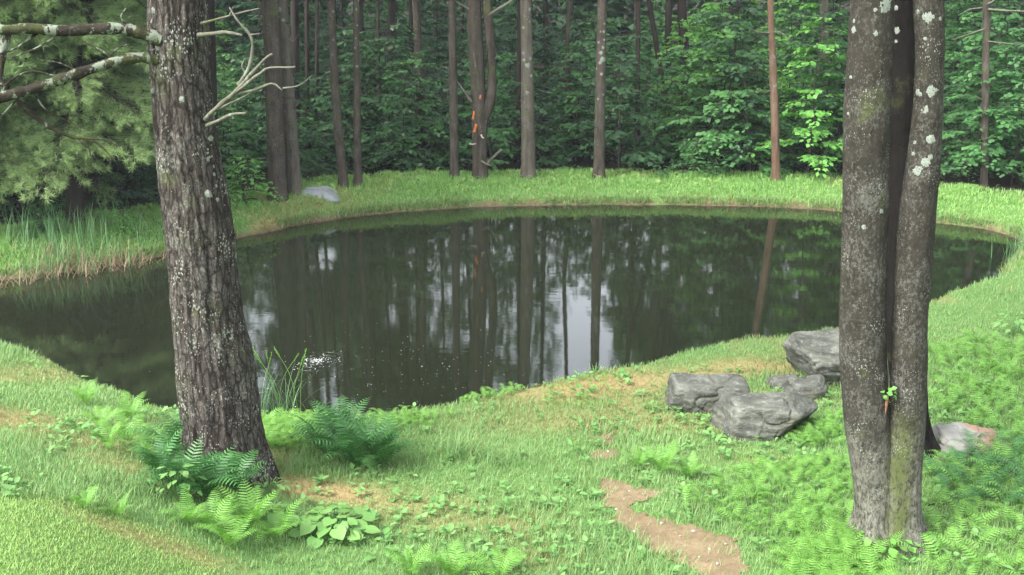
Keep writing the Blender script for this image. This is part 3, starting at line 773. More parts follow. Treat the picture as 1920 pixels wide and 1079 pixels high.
# ------------------------------------------------------------------ cattails
def reeds(poly, n, h0, h1, wid, mat, name, label, lean=0.16, bend=0.25, z0=-0.1):
    W = np.array([pixz(a, b_, 0.1)[:2] for a, b_ in poly]); lo, hi = W.min(0), W.max(0)
    x, y = rng.uniform(lo[0], hi[0], n*6), rng.uniform(lo[1], hi[1], n*6)
    cl = fbm(x*0.9, y*0.9, 0, 15, 2) + rng.normal(0, 0.25, n*6)
    ok = (sdf(W, x, y) < 0) & (cl > -0.05); x, y = x[ok][:n], y[ok][:n]
    tv, tf = long_blade(6, bend)
    z = np.maximum(ground(x, y), 0) + z0 * 0.3
    V, F = blades(np.stack([x, y, z], -1), rng.uniform(h0, h1, len(x)), wid * rng.uniform(0.7, 1.3, len(x)), lean, tv, tf)
    tag(obj(name, mkmesh(name, V, F, M[mat])), label, 'reeds', kind='stuff')
reeds([(-150, 480), (0, 470), (80, 460), (200, 455), (260, 450), (310, 455), (305, 480), (220, 500), (100, 515), (-150, 530)], 430, 0.35, 0.85, 0.014, 'cattail', 'cattail_bed', 'green cattails standing along the left end of the pond')
reeds([(-150, 505), (0, 500), (100, 492), (200, 484), (310, 470), (312, 484), (220, 504), (100, 518), (0, 532), (-150, 535)], 900, 0.22, 0.5, 0.011, 'straw', 'dead_reeds', 'straw coloured dead reed stalks at the left waterline', 0.55, 0.5)
reeds([(1850, 470), (1940, 440), (2000, 500), (1880, 500)], 130, 0.3, 0.75, 0.012, 'cattail', 'right_reeds', 'thin reeds at the right end of the pond')
reeds([(1888, 488), (1925, 480), (1925, 496), (1890, 500)], 50, 0.12, 0.3, 0.010, 'straw', 'dead_reeds', 'short straw coloured stalks at the right waterline', 0.5, 0.5)

# ------------------------------------------------------------------ boulders
t = NT('boulder_stone')
v = t.coords(); va = t.coords((1, 1, 3.2))
n1 = t.noise(va, 3.5, 7, 0.65); n2 = t.noise(v, 16, 6, 0.7); n3 = t.noise(v, 2.0, 3)
c = t.ramp(n1, [(0.30, (0.028, 0.029, 0.025)), (0.5, (0.075, 0.078, 0.065)), (0.68, (0.14, 0.145, 0.122))])
c = t.mix(t.ramp(n2, [(0.54, (0, 0, 0)), (0.66, (0.5, 0.5, 0.5))]), c, (0.21, 0.225, 0.20))
c = t.mix(t.ramp(n3, [(0.52, (0, 0, 0)), (0.72, (0.7, 0.7, 0.7))]), c, (0.085, 0.088, 0.055))
M['stone'] = t.done(t.bsdf(c, 0.92, 0.15, t.math('ADD', n1, t.math('MULTIPLY', n2, 0.5)), 1.0, 0.05))
t = NT('red_stone')
v = t.coords(); n1 = t.noise(v, 4.0, 6, 0.65); n3 = t.noise(v, 1.7, 3)
c = t.ramp(n1, [(0.3, (0.10, 0.10, 0.09)), (0.7, (0.20, 0.20, 0.18))])
sx = t.n('ShaderNodeSeparateXYZ'); t.link(v, sx.inputs[0])
rr = t.math('ADD', t.math('MULTIPLY', sx.outputs[0], 1.6), t.math('MULTIPLY', t.math('SUBTRACT', n3, 0.5), 1.5))
c = t.mix(t.ramp(rr, [(0.0, (0, 0, 0)), (0.18, (0.8, 0.8, 0.8))]), c, t.ramp(n1, [(0.3, (0.14, 0.07, 0.042)), (0.7, (0.22, 0.14, 0.09))]))
M['red_stone'] = t.done(t.bsdf(c, 0.92, 0.15, n1, 0.6, 0.03))
import bmesh
def sphere_dirs(sub=5):
    bm = bmesh.new(); bmesh.ops.create_icosphere(bm, subdivisions=sub, radius=1)
    V = np.array([v_.co for v_ in bm.verts]); F = np.array([[q.index for q in f.verts] for f in bm.faces]); bm.free()
    return unit(V), F
SPH = sphere_dirs(6)
def boulder(px, py, planes, label, mat='stone', name='boulder', seed=1, sink=0.08, rz=0.0, amp=1.0, scale=1.0, dx=0):
    """a rock cut by planes (normal, distance); the base point is measured from the photograph"""
    p = pixg(px, py)
    D, F = SPH
    Nn = unit(np.array([q[0] for q in planes], float)); dd = np.array([q[1] for q in planes], float)
    w = D @ Nn.T
    r = np.where(w > 1e-3, dd[None] / np.maximum(w, 1e-3), 1e3)
    kk = 75.0
    r0 = r.min(1, keepdims=True)
    r = (r0[:, 0] - np.log(np.exp(-np.clip((r - r0) * kk, 0, 60)).sum(1)) / kk)
    V = D * r[:, None]
    crk = np.abs(vnoise(V[:, 0]*5 + 0.6*vnoise(V[:, 0]*3, V[:, 1]*3, V[:, 2]*3, seed), V[:, 1]*5, V[:, 2]*9, seed+9))
    nz = 0.035 * np.minimum(crk, 0.35) - 0.02 * (crk < 0.035) + 0.014 * np.round(2.2*vnoise(V[:, 0]*3.2, V[:, 1]*3.2, V[:, 2]*7, seed+5)) + 0.026 * fbm(V[:, 0]*4, V[:, 1]*4, V[:, 2]*6, seed, 5) + 0.014 * np.abs(fbm(V[:, 0]*7, V[:, 1]*7, V[:, 2]*14, seed+3, 3))
    V = (V + D * (nz * amp)[:, None]) * scale
    V[:, 2] += -dd[-1] * 0 - sink
    o = obj(name, mkmesh(name, V, F, M[mat], smooth=True), None, p, (0, 0, rz))
    return tag(o, label, 'boulder', 'boulders on the lawn')
# front boulder: flat sloping top, blunt left end, undercut tapering right end
boulder(1447, 808, [((-0.06, -0.06, 1), 0.215), ((-0.22, -1, 0.22), 0.27), ((-1, -0.2, 0.22), 0.44), ((-0.75, -0.65, 0.05), 0.44), ((0.45, -0.25, 0.80), 0.27), ((0.58, -0.50, -0.64), 0.185), ((0.80, -0.45, 0.50), 0.35),
                     ((1, 0.1, 0.25), 0.56), ((0.1, 1, 0.3), 0.30), ((0, 0, -1), 0.28), ((-0.6, -0.2, 0.75), 0.40), ((0.10, -0.75, 0.75), 0.315)],
        'big grey boulder with undercut right end, nearest the viewer', seed=3, sink=-0.125)
boulder(1322, 764, [((0.03, -0.12, 1), 0.165), ((-0.08, -1, 0.22), 0.24), ((-1, -0.1, 0.15), 0.36), ((0.9, 0, 0.3), 0.46), ((0, 1, 0.2), 0.25), ((0, 0, -1), 0.2), ((-0.55, -0.25, 0.85), 0.30), ((-0.5, -0.8, -0.3), 0.27), ((0.2, -0.7, 0.7), 0.25)],
        'long low dark grey boulder left behind the biggest boulder', seed=8, sink=-0.13)
boulder(1512, 744, [((-0.1, -0.1, 1), 0.11), ((-0.2, -1, 0.4), 0.14), ((-1, -0.1, 0.5), 0.17), ((1, -0.3, 0.3), 0.19), ((0, 1, 0.2), 0.2), ((0, 0, -1), 0.15), ((0.6, -0.4, 0.75), 0.15), ((0.4, -0.9, -0.3), 0.14)],
        'small rounded boulder between the two largest boulders', seed=12, sink=-0.06)
boulder(1582, 714, [((-0.12, -0.18, 1), 0.26), ((-0.10, -0.95, -0.42), 0.27), ((-0.85, -0.3, -0.50), 0.40), ((-0.8, -0.2, 0.60), 0.50), ((0.95, 0, 0.1), 0.60), ((0, 1, 0.2), 0.40), ((0, 0, -1), 0.28), ((-0.25, -0.85, 0.45), 0.34), ((0.5, -0.3, 0.8), 0.38)],
        'large angular boulder half hidden behind the twin stemmed tree', seed=21, sink=-0.24)
boulder(1815, 846, [((0.1, -0.1, 1), 0.13), ((-0.3, -1, 0.75), 0.25), ((-1, -0.1, 0.6), 0.32), ((0.5, -0.2, 1), 0.20), ((1, 0, 0.4), 0.46), ((0, 1, 0.4), 0.35), ((0, 0, -1), 0.2)],
        'low flat rock stained rusty red among ferns at right', 'red_stone', seed=30, sink=-0.03, amp=1.0, scale=0.88)
boulder(1472, 724, [((-0.1, -0.1, 1), 0.07), ((-0.2, -1, 0.5), 0.10), ((-1, -0.1, 0.5), 0.14), ((1, -0.3, 0.3), 0.14), ((0, 1, 0.2), 0.13), ((0, 0, -1), 0.1)],
        'flat little pale rock behind the small rounded boulder', seed=17, sink=-0.02)
boulder(590, 364, [((-0.05, -0.10, 1), 0.05), ((-0.2, -1, 1.2), 0.10), ((-1, -0.1, 1.6), 0.16), ((0.8, -0.1, 1.6), 0.17), ((0, 1, 0.5), 0.3), ((0, 0, -1), 0.15)],
        'flat pale grey slab at the top of the far bank', 'slab', seed=40, sink=-0.04, amp=0.5)['group'] = 'rocks on the far bank'
# pebbles on the path
cand = []
for (a, b_) in [(1235, 935), (1262, 928), (1215, 948), (1300, 930), (1190, 1000), (1275, 1010), (1330, 1035), (1250, 940), (1228, 926), (1310, 1050), (1345, 1060), (1240, 985), (1170, 940), (1205, 930), (1290, 935), (1360, 1025), (1300, 1000), (1180, 925), (1140, 850), (1155, 960)]:
    p = pixg(a, b_); D, F = SPH
    Vp, Fp = sphere_dirs(2)
    Vp = Vp * np.array([1, 0.8, 0.55]) * (1 + 0.25*fbm(Vp[:, 0]*1.5+a, Vp[:, 1]*1.5, Vp[:, 2]*1.5, 2, 2))[:, None]
    o = obj('pebble', mkmesh('pebble', Vp, Fp, M['pebble']), None, p + np.array([0, 0, 0.014]), (0, 0, rng.uniform(0, 6)), rng.uniform(0.007, 0.020))
    tag(o, 'small pale pebble lying on the dirt path', 'pebble', 'pebbles on the dirt path')

# ------------------------------------------------------------------ trunks
class Trunk:
    """stem read from the photograph: rows of (py, left, right) on the vertical plane through its foot"""
    def __init__(s, rows, Y, top=13.0, base_z=None):
        zs, cx, rr = [], [], []
        for (py, l, r_) in rows:
            c = pixy((l + r_) / 2, py, Y); zs.append(c[2]); cx.append(c[0]); rr.append((r_ - l) / 2 / ppm(c))
        o = np.argsort(zs); s.zs = np.array(zs)[o]; s.cx = np.array(cx)[o]; s.rr = np.array(rr)[o]; s.Y = Y
        sl = (s.cx[-1] - s.cx[-3]) / (s.zs[-1] - s.zs[-3]); z1 = s.zs[-1]
        s.disp = None
        s.zs = np.append(s.zs, [z1 + 1, top]); s.cx = np.append(s.cx, [s.cx[-1] + sl, s.cx[-1] + sl * (1 + 0.4*(top - z1 - 1))]); s.rr = np.append(s.rr, [s.rr[-1] * 0.96, s.rr[-1] * 0.3])
    def at(s, z): return np.interp(z, s.zs, s.cx), np.interp(z, s.zs, s.rr)
    def mesh(s, base, disp, seg=96, dz=0.03, z0=None, zfine=5.2, flare=None):
        s.disp = disp
        z0 = s.zs[0] - 0.15 if z0 is None else z0
        z = np.concatenate([np.arange(z0, zfine, dz), np.arange(zfine, s.zs[-1], 0.4)])
        ker = np.ones(9) / 9
        cx, rr = s.at(z)
        pad = lambda a: np.convolve(np.pad(a, 4, mode='edge'), ker, 'valid')
        cx, rr = pad(cx), pad(rr)
        th = np.linspace(0, 2*np.pi, seg, endpoint=False)
        Z, T = np.meshgrid(z, th, indexing='ij')
        rad = rr[:, None] + disp(np.cos(T), np.sin(T), Z - base[2], rr[:, None])
        V = np.stack([cx[:, None] + rad*np.cos(T) - base[0], s.Y + rad*np.sin(T) - base[1], Z - base[2]], -1).reshape(-1, 3)
        n = len(z)
        i, j = np.meshgrid(np.arange(n-1), np.arange(seg), indexing='ij'); j2 = (j+1) % seg
        F = np.stack([i*seg+j, i*seg+j2, (i+1)*seg+j2, (i+1)*seg+j], -1).reshape(-1, 4)
        return V, F
def lichen_disc(tr, base, px, py, r_px, parent, seed, off=0.0016):
    c = pixy(px, py, tr.Y); z = c[2]; cx, r = tr.at(z)
    sphi = np.clip((c[0] - cx) / r, -0.93, 0.93); phi0 = math.asin(sphi)
    # second pass: the surface stands nearer to the viewer than the trunk's axis
    y_s = tr.Y - r * math.cos(phi0); c = pixy(px, py, y_s); z = c[2]; cx, r = tr.at(z)
    phi0 = math.asin(np.clip((c[0] - cx) / r, -0.93, 0.93)); rad = r_px / ppm(c)
    k = 36; a = np.linspace(0, 2*np.pi, k, endpoint=False)
    w = rad * (1 + 0.22*vnoise(np.cos(a)*1.7 + seed*3.1, np.sin(a)*1.7, 0, seed) + 0.16*vnoise(np.cos(a)*5 + seed*1.3, np.sin(a)*5, 0, seed+2)); V = []
    for ring, h in ((0.0, 1.15), (0.6, 1.1), (1.0, -0.5)):
        for i in range(k if ring else 1):
            ph = phi0 + ring * w[i] * math.cos(a[i]) / r; zz = z + ring * w[i] * math.sin(a[i])
            cxx, rz_ = tr.at(zz)
            if tr.disp is not None: rz_ = rz_ + float(tr.disp(np.array([math.sin(ph)]), np.array([-math.cos(ph)]), np.array([zz - base[2]]), np.array([rz_]))[0])
            rz_ += off * h
            V.append((cxx + rz_*math.sin(ph) - base[0], tr.Y - rz_*math.cos(ph) - base[1], zz - base[2]))
    F3 = np.array([(0, 1 + i, 1 + (i+1) % k) for i in range(k)])
    F4 = np.array([(1 + i, 1 + k + i, 1 + k + (i+1) % k, 1 + (i+1) % k) for i in range(k)])
    return obj('lichen_patch', mkmesh('lichen_patch', np.array(V), [F3, F4], M['lichen']), parent)

# --- canopy meshes, shared by the tall trees (all above the picture, seen in the water)
def crown_mesh(name, n, rx, rz, leaf, mat, seed, tv=LEAF_V, tf=LEAF_F, lumps=26):
    r = np.random.default_rng(seed)
    C = unit(r.normal(0, 1, (lumps, 3))) * (r.random((lumps, 1)) ** 0.45) * np.array([rx, rx, rz])
    S = r.uniform(0.22, 0.42, lumps) * rx
    i = r.integers(0, lumps, n)
    P = C[i] + unit(r.normal(0, 1, (n, 3))) * (S[i] * r.random(n) ** 0.4)[:, None] * np.array([1, 1, 0.55])
    D = r.normal(0, 1, (n, 3)) * np.array([1, 1, 0.4]); N = np.array([[0, 0, 1.0]]) + r.normal(0, 0.5, (n, 3))
    V, F = scatter(tv, tf, P, D, N, leaf * r.uniform(0.6, 1.3, n))
    limbs = [tube(smooth_path([(0, 0, -rz*0.95), C[q]*0.5 + np.array([0, 0, -rz*0.2]), C[q]], 6), np.linspace(0.06, 0.015, 6), 5) for q in range(0, lumps, 2)]
    return mkmesh(name, V, F, mat)
CROWNS = [crown_mesh('crown', 2600, 2.7, 3.2, 0.30, M['canopy'], 100 + i) for i in range(4)]
CROWN_SPARSE = crown_mesh('crown', 900, 2.6, 2.6, 0.22, M['canopy'], 131)

# --- the big pine, left
pine_rows = [(0, 278, 388), (100, 277, 393), (200, 286, 400), (300, 294, 414), (400, 306, 434), (500, 317, 446), (600, 325, 460), (700, 333, 479), (800, 343, 492), (860, 346, 500), (905, 340, 512)]
pb = pixg(426, 893)
PINE = Trunk(pine_rows, pb[1] + 0.1)
def pine_disp(c, s_, z, r):
    w = 0.9 + 0.5*sstep(2.2, 0.0, z)
    v1 = 1 - np.abs(vnoise(c*5.2 + 0.4*vnoise(c*3, s_*3, z*3, 5), s_*5.2, z*1.15, 2))*2
    v2 = 1 - np.abs(vnoise(c*11, s_*11, z*4.2, 7))*2
    fl = fbm(c*20, s_*20, z*16, 9, 2)
    roots = 0.10*np.maximum(vnoise(c*1.9, s_*1.9, 0.5, 4), -0.2) * sstep(0.7, -0.1, z)
    return -0.026 + 0.020*v1*w + 0.011*v2 + 0.006*fl + roots + 0.05*sstep(0.35, -0.1, z)
pine = empty('pine_tree', pb)
tag(pine, 'big old pine with flaky lichen speckled bark at left', 'tree')
V, F = PINE.mesh(pb, pine_disp, 150, 0.025, z0=pb[2] - 0.25)
pine_trunk = obj('trunk', mkmesh('trunk', V, F, M['pine_bark']), pine)
obj('crown', CROWN_SPARSE, pine, (PINE.at(12)[0] - pb[0], 0, 11.5 - pb[2]))
def px_branch(name, base, tree, pts, r0_px, r1_px, mat, parent=None, n=18, seg=7, wob=0.012, extra=()):
    """branch along (px, py, metres towards the viewer) points; extra = side twigs [(pts, r0, r1)]"""
    parts = []
    for (pp, a, b_) in [(pts, r0_px, r1_px)] + list(extra):
        W = np.array([pixy(q[0], q[1], tree.Y - (q[2] if len(q) > 2 else 0)) for q in pp]) - base
        P = smooth_path(W, n if pp is pts else max(6, 4*len(pp)))
        P = P + wob * np.stack([fbm(P[:, 0]*6, P[:, 2]*6, i*7.0, int(a*10) + i, 2) for i in range(3)], -1) * np.linspace(0, 1, len(P))[:, None]
        sc = 1 / ppm(W[0] + base)
        rr = np.linspace(a, b_, len(P)) * sc * (1 + 0.24*vnoise(np.arange(len(P))*0.9, a, 0, 3))
        parts.append(tube(P, rr, seg))
    V, F = join(parts)
    return obj(name, mkmesh(name, V, F, M[mat]), parent or tree_obj)
tree_obj = pine
px_branch('limb', pb, PINE, [(300, 75, .2), (270, 64, .25), (235, 55, .3), (190, 54, .35), (120, 58, .4), (60, 54, .45), (0, 56, .5), (-90, 50, .5), (-200, 70, .5)], 13.5, 8, 'mossy_limb', n=40, seg=10,
          extra=[([(12, 62, .45), (6, 100, .5), (0, 150, .55), (15, 165, .6)], 8, 4), ([(70, 62, .4), (30, 90, .5), (-10, 105, .6)], 3, 1), ([(235, 50, .3), (228, 30, .3), (238, 15, .3)], 2, 0.8), ([(100, 72, .4), (60, 95, .5), (20, 108, .6)], 2.5, 1)])
px_branch('limb', pb, PINE, [(295, 112, .2), (265, 108, .25), (225, 114, .3), (170, 130, .4), (120, 148, .5), (60, 168, .55), (10, 180, .6), (-80, 210, .6)], 11, 8.5, 'mossy_limb', n=36, seg=10,
          extra=[([(30, 180, .55), (55, 210, .5), (95, 240, .45), (140, 258, .4), (180, 268, .4), (215, 302, .4)], 6, 1.2), ([(95, 238, .45), (120, 252, .4), (160, 270, .4), (172, 295, .4)], 3, 1), ([(140, 258, .4), (190, 262, .4), (225, 280, .4)], 2.5, 0.8),
                 ([(60, 168, .5), (85, 205, .5), (130, 228, .4), (165, 250, .4)], 2.5, 0.8), ([(0, 180, .6), (20, 150, .6), (60, 135, .6), (100, 140, .6)], 3, 1), ([(215, 114, .3), (190, 95, .2), (155, 78, .2)], 2.5, 1), ([(200, 118, .3), (215, 95, .2), (240, 82, .2)], 2, 0.8),
                 ([(150, 136, .4), (110, 118, .3), (70, 112, .3)], 2, 0.7), ([(45, 172, .5), (20, 200, .5), (-20, 240, .5)], 3, 1)])
px_branch('dead_branch', pb, PINE, [(385, 224, .15), (400, 208, .25), (430, 182, .3), (460, 160, .35), (485, 140, .4), (505, 128, .4), (552, 127, .45)], 5, 1.8, 'dead_branch', n=26, seg=7,
          extra=[([(430, 184, .3), (462, 150, .35), (490, 118, .4), (512, 102, .4)], 5, 2), ([(445, 176, .3), (480, 168, .35), (510, 156, .4), (530, 168, .4)], 4, 1.5), ([(448, 160, .3), (466, 130, .35), (472, 100, .35), (470, 70, .35), (445, 40, .35), (430, 15, .3)], 5, 1.5),
                 ([(462, 140, .3), (455, 125, .3), (460, 112, .3)], 2.5, 1.2), ([(530, 166, .4), (560, 160, .4), (585, 142, .4)], 1.8, 0.7), ([(470, 66, .35), (488, 64, .35)], 2, 1), ([(410, 205, .2), (440, 190, .2), (470, 175, .2)], 3, 1)])
px_branch('dead_branch', pb, PINE, [(388, 236, .15), (410, 226, .25), (435, 215, .3), (461, 212, .35)], 4.5, 2.5, 'dead_branch', n=12, extra=[([(432, 215, .3), (440, 224, .3)], 2.5, 1.5)])
px_branch('dead_branch', pb, PINE, [(372, 66, .15), (395, 64, .25), (420, 62, .3), (452, 67, .35)], 5, 3, 'dead_branch', n=12)
px_branch('dead_branch', pb, PINE, [(375, 45, .1), (400, 38, .2), (440, 28, .3), (485, 18, .35)], 3, 1.2, 'dead_branch', n=12, extra=[([(430, 30, .3), (438, 12, .3)], 1.5, 0.8)])
for i, (a, b_, r_) in enumerate([(392, 262, 7), (388, 302, 5), (398, 330, 4), (389, 366, 8), (284, 170, 5), (285, 105, 6), (290, 20, 7), (283, 60, 6), (302, 315, 4), (340, 187, 6), (402, 352, 4), (286, 40, 5), (398, 315, 4), (404, 378, 4), (296, 90, 5)]):
    lichen_disc(PINE, pb, a, b_, r_, pine_trunk, 50 + i, 0.005)

# --- twin stemmed tree, right
rowsA = [(0, 1597, 1676), (100, 1590, 1672), (200, 1583, 1668), (300, 1581, 1666), (400, 1581, 1664), (500, 1578, 1661), (600, 1575, 1659), (700, 1577, 1662), (800, 1584, 1668), (880, 1597, 1676), (950, 1606, 1684), (1000, 1608, 1692), (1036, 1598, 1700)]
rowsB = [(0, 1714, 1768), (100, 1718, 1770), (200, 1714, 1766), (300, 1700, 1762), (350, 1692, 1757), (420, 1685, 1751), (500, 1680, 1746), (600, 1675, 1738), (700, 1672, 1737), (800, 1664, 1734), (880, 1656, 1728), (950, 1648, 1725), (1000, 1642, 1727), (1036, 1632, 1738)]
tb = pixg(1667, 1022)
TA, TB = Trunk(rowsA, tb[1] + 0.08, 12), Trunk(rowsB, tb[1] + 0.03, 12)
def maple_disp(seed):
    def f(c, s_, z, r):
        return (0.010*fbm(c*1.8, s_*1.8, z*1.6, seed, 2) + 0.0035*fbm(c*9, s_*9, z*5, seed+1, 3) + 0.0025*fbm(c*26, s_*26, z*24, seed+2, 2)
                + 0.004*np.maximum(vnoise(c*6, s_*6, z*0.7, seed+3), 0) + 0.09*np.maximum(vnoise(c*2.4, s_*2.4, 0.7, seed+4), 0)*sstep(0.5, -0.05, z)*1.3 + 0.06*sstep(0.25, -0.1, z))
    return f
twin = empty('twin_stemmed_tree', tb)
tag(twin, 'tree with two dark mottled stems grown together at the foot, at right', 'tree')
V, F = TA.mesh(tb, maple_disp(60), 120, 0.025, z0=tb[2] - 0.2)
stemA = obj('stem', mkmesh('stem', V, F, M['smooth_bark']), twin)
V, F = TB.mesh(tb, maple_disp(70), 110, 0.025, z0=tb[2] - 0.2)
stemB = obj('stem', mkmesh('stem', V, F, M['smooth_bark']), twin)
obj('crown', CROWN_SPARSE, twin, (0.3, 0, 10.5))
for i, (a, b_, r_) in enumerate([(1658, 12, 16), (1642, 63, 5), (1598, 56, 7), (1603, 40, 4), (1593, 145, 4), (1620, 427, 5), (1650, 395, 5), (1594, 215, 3), (1641, 19, 4)]):
    lichen_disc(TA, tb, a, b_, r_, stemA, 80 + i)
for i, (a, b_, r_) in enumerate([(1741, 33, 11), (1762, 35, 5), (1736, 73, 4), (1746, 172, 11), (1722, 174, 7), (1736, 206, 10), (1744, 261, 9), (1736, 304, 9), (1722, 321, 10), (1744, 294, 5), (1719, 268, 4), (1716, 290, 4), (1716, 22, 5), (1728, 178, 5)]):
    lichen_disc(TB, tb, a, b_, r_, stemB, 100 + i)
# stained seam and the sprout in the fork
p = pixy(1660, 765, tb[1] - 0.06) - tb
V, F = tube(smooth_path([p + np.array([0.012, 0.0, 0.10]), p, p + np.array([-0.01, -0.01, -0.12])], 8), np.array([0.004, 0.012, 0.016, 0.016, 0.014, 0.011, 0.008, 0.003]), 7)
obj('bark_scar', mkmesh('bark_scar', V, F, plain('rust_bark', (0.16, 0.07, 0.04), (0.26, 0.13, 0.08), 30)), twin)
Pq = p + np.array([0, -0.02, 0.12]) + rng.normal(0, 0.035, (12, 3)) * np.array([1, 0.5, 1.2])
V, F = scatter(LEAF_V, LEAF_F, Pq, rng.normal(0, 1, (12, 3)) * np.array([1, 0.3, 0.5]) - np.array([0, 0.5, 0]), np.array([[0, -0.7, 1.0]]) + rng.normal(0, 0.3, (12, 3)), rng.uniform(0.035, 0.055, 12))
obj('sprout', mkmesh('sprout', V, F, M['leaf_bright']), twin)['kind'] = 'stuff'
# the darker tree behind them
rowsC = [(0, 1674, 1718), (100, 1676, 1716), (200, 1672, 1714), (300, 1668, 1712), (400, 1664, 1712), (500, 1661, 1714), (600, 1659, 1720), (700, 1668, 1736), (780, 1684, 1740), (830, 1690, 1741), (862, 1680, 1746)]
cb = pixg(1715, 853)
TC = Trunk(rowsC, cb[1] + 0.05, 12)
dark_tree = empty('dark_stemmed_tree', cb)
tag(dark_tree, 'dark single stem standing right behind the twin stemmed tree', 'tree')
V, F = TC.mesh(cb, maple_disp(90), 80, 0.03, z0=cb[2] - 0.2)
stemC = obj('stem', mkmesh('stem', V, F, M['dark_bark']), dark_tree)
obj('crown', CROWN_SPARSE, dark_tree, (-0.3, 0.8, 10.3), (0, 0, 2.0))
for i, (a, b_, r_) in enumerate([(1684, 58, 7), (1683, 15, 5), (1680, 78, 4)]):
    lichen_disc(TC, cb, a, b_, r_, stemC, 120 + i)

# ------------------------------------------------------------------ trees of the far forest edge
def gap(x, y, m=0.0):
    """lanes of view where the canopy is open, so that sky is mirrored in the pond"""
    a = x / y
    return (abs(a - 0.070) < 0.027 + m) or any(abs(a - c) < w for c, w in ((-0.33, 0.016 + m*0.3), (-0.175, 0.011 + m*0.25), (-0.238, 0.012 + m*0.25)))
def far_disp(seed):
    def f(c, s_, z, r):
        return 0.012*fbm(c*4, s_*4, z*0.9, seed, 3) + 0.02*fbm(c*1.5, s_*1.5, z*0.6, seed+5, 2) * 0.6 + 0.25*r*sstep(0.35, -0.1, z)
    return f
def far_tree(px_t, px_b, py_b, w_t, w_b, mat, label, Y=None, top=19, crown_z=15.0, group='trees at the far forest edge', crown=True, name='forest_tree', bow=0.0):
    if Y is None:
        p = pixg(px_b, py_b); p = np.array([p[0], p[1], p[2]])
    else:
        q = pixy(px_b, py_b, Y); p = np.array([q[0], Y, gz(q[0], Y)])
    py_f = 539.5 + FOC * math.tan(math.atan2(CAM_H - p[2], p[1]) - PITCH)
    rows = []
    for tt in np.linspace(0, 1, 7):
        py = -10 + (py_f + 10) * tt; c = px_t + (px_b - px_t) * tt + bow * math.sin(math.pi*tt); w = w_t + (w_b - w_t) * tt
        rows.append((py, c - w/2, c + w/2))
    tr = Trunk(rows, p[1], top)
    root = empty(name, p); tag(root, label, 'tree', group)
    V, F = tr.mesh(p, far_disp(int(px_b)), 22, 0.12, z0=p[2] - 0.25, zfine=6)
    trunk = obj('trunk', mkmesh('trunk', V, F, M[mat]), root)
    if crown and not gap(p[0], p[1], 1.9 / p[1]):
        obj('crown', CROWNS[rng.integers(4)], root, (tr.at(crown_z)[0] - p[0], 0, crown_z), (0, 0, rng.uniform(0, 6.28)), (rng.uniform(0.9, 1.2), rng.uniform(0.9, 1.2), rng.uniform(0.9, 1.25)))
    return root, tr, p, trunk
T_ = {}
T_['dark_left'] = far_tree(505, 520, 374, 30, 34, 'far_bark', 'thick dark trunk behind the left end of the grassy bank', bow=2)
T_['grey_left'] = far_tree(526, 553, 363, 22, 27, 'far_bark_grey', 'grey leaning trunk beside the pale slab on the bank')
T_['thin_a'] = far_tree(620, 644, 350, 13, 17, 'far_bark', 'slim brown trunk leaning slightly left, fourth from the big pine', bow=-3)
T_['thin_b'] = far_tree(667, 671, 349, 11, 15, 'far_bark', 'slim straight trunk with white lichen spots near a leaning one')
T_['mid_a'] = far_tree(847, 852, 335, 13, 17, 'far_bark', 'slim trunk just left of the broken forked trunk')
T_['broken'] = far_tree(886, 900, 334, 28, 27, 'far_bark', 'forked trunk with orange wounds and broken branches', bow=3)
T_['lichen_mid'] = far_tree(986, 991, 334, 20, 27, 'far_bark_grey', 'straight grey trunk with round lichen spots in the middle')
T_['white_spot'] = far_tree(1129, 1123, 334, 17, 21, 'far_bark', 'straight brown trunk with a cluster of white lichen high up')
T_['red'] = far_tree(1443, 1455, 339, 11, 16, 'far_bark_red', 'slender reddish brown trunk between maple saplings', bow=2, crown_z=14, top=18)
T_['right_thin'] = far_tree(1850, 1845, 350, 14, 13, 'far_bark', 'slim trunk with bare side twigs right of the twin stemmed tree')
far_tree(1278, 1290, 330, 17, 19, 'far_bark_dark', 'dark trunk standing deeper in the wood behind bright maples', Y=33)
far_tree(1068, 1085, 330, 8, 10, 'far_bark', 'thin brown crooked trunk right of the lichen spotted one', Y=32, bow=-12)
far_tree(1197, 1195, 330, 8, 9, 'far_bark_dark', 'thin dark trunk right of the white spotted trunk', Y=30)
far_tree(1215, 1262, 320, 9, 11, 'far_bark_dark', 'thin dark trunk leaning right in the wood', Y=34)
far_tree(975, 972, 330, 9, 10, 'far_bark_dark', 'dark thin trunk half hidden by the lichen spotted trunk', Y=31)
far_tree(1545, 1548, 335, 16, 17, 'far_bark_grey', 'pale trunk mostly hidden by maple leaves left of the twin tree', Y=32)
far_tree(552, 556, 350, 15, 16, 'far_bark_dark', 'dark trunk right behind the grey leaning trunk', Y=31)
far_tree(575, 577, 345, 8, 9, 'far_bark_dark', 'thin dark trunk in the shade right of the leaning trunk', Y=33)
far_tree(595, 592, 345, 6, 7, 'far_bark_dark', 'thinnest dark trunk left of the slim leaning one', Y=34)
far_tree(390, 400, 370, 22, 24, 'far_bark_dark', 'dark trunk just right behind the big pine', Y=28)
far_tree(735, 730, 330, 14, 15, 'far_bark_dark', 'dark trunk deep in the wood left of the centre', Y=36)
far_tree(708, 712, 330, 6, 7, 'far_bark_dark', 'thin dark trunk next to a thicker deep one', Y=34)
far_tree(770, 772, 330, 7, 8, 'far_bark_dark', 'thin dark trunk between centre and left trunks', Y=38)
def twigs(key, specs, mat='dead_branch', name='dead_branch'):
    global tree_obj
    root, tr, p, trunk = T_[key]; tree_obj = root
    for s_ in specs:
        px_branch(name, p, tr, s_[0], s_[1], s_[2], mat, root, n=12, seg=5, wob=0.02, extra=s_[3] if len(s_) > 3 else ())
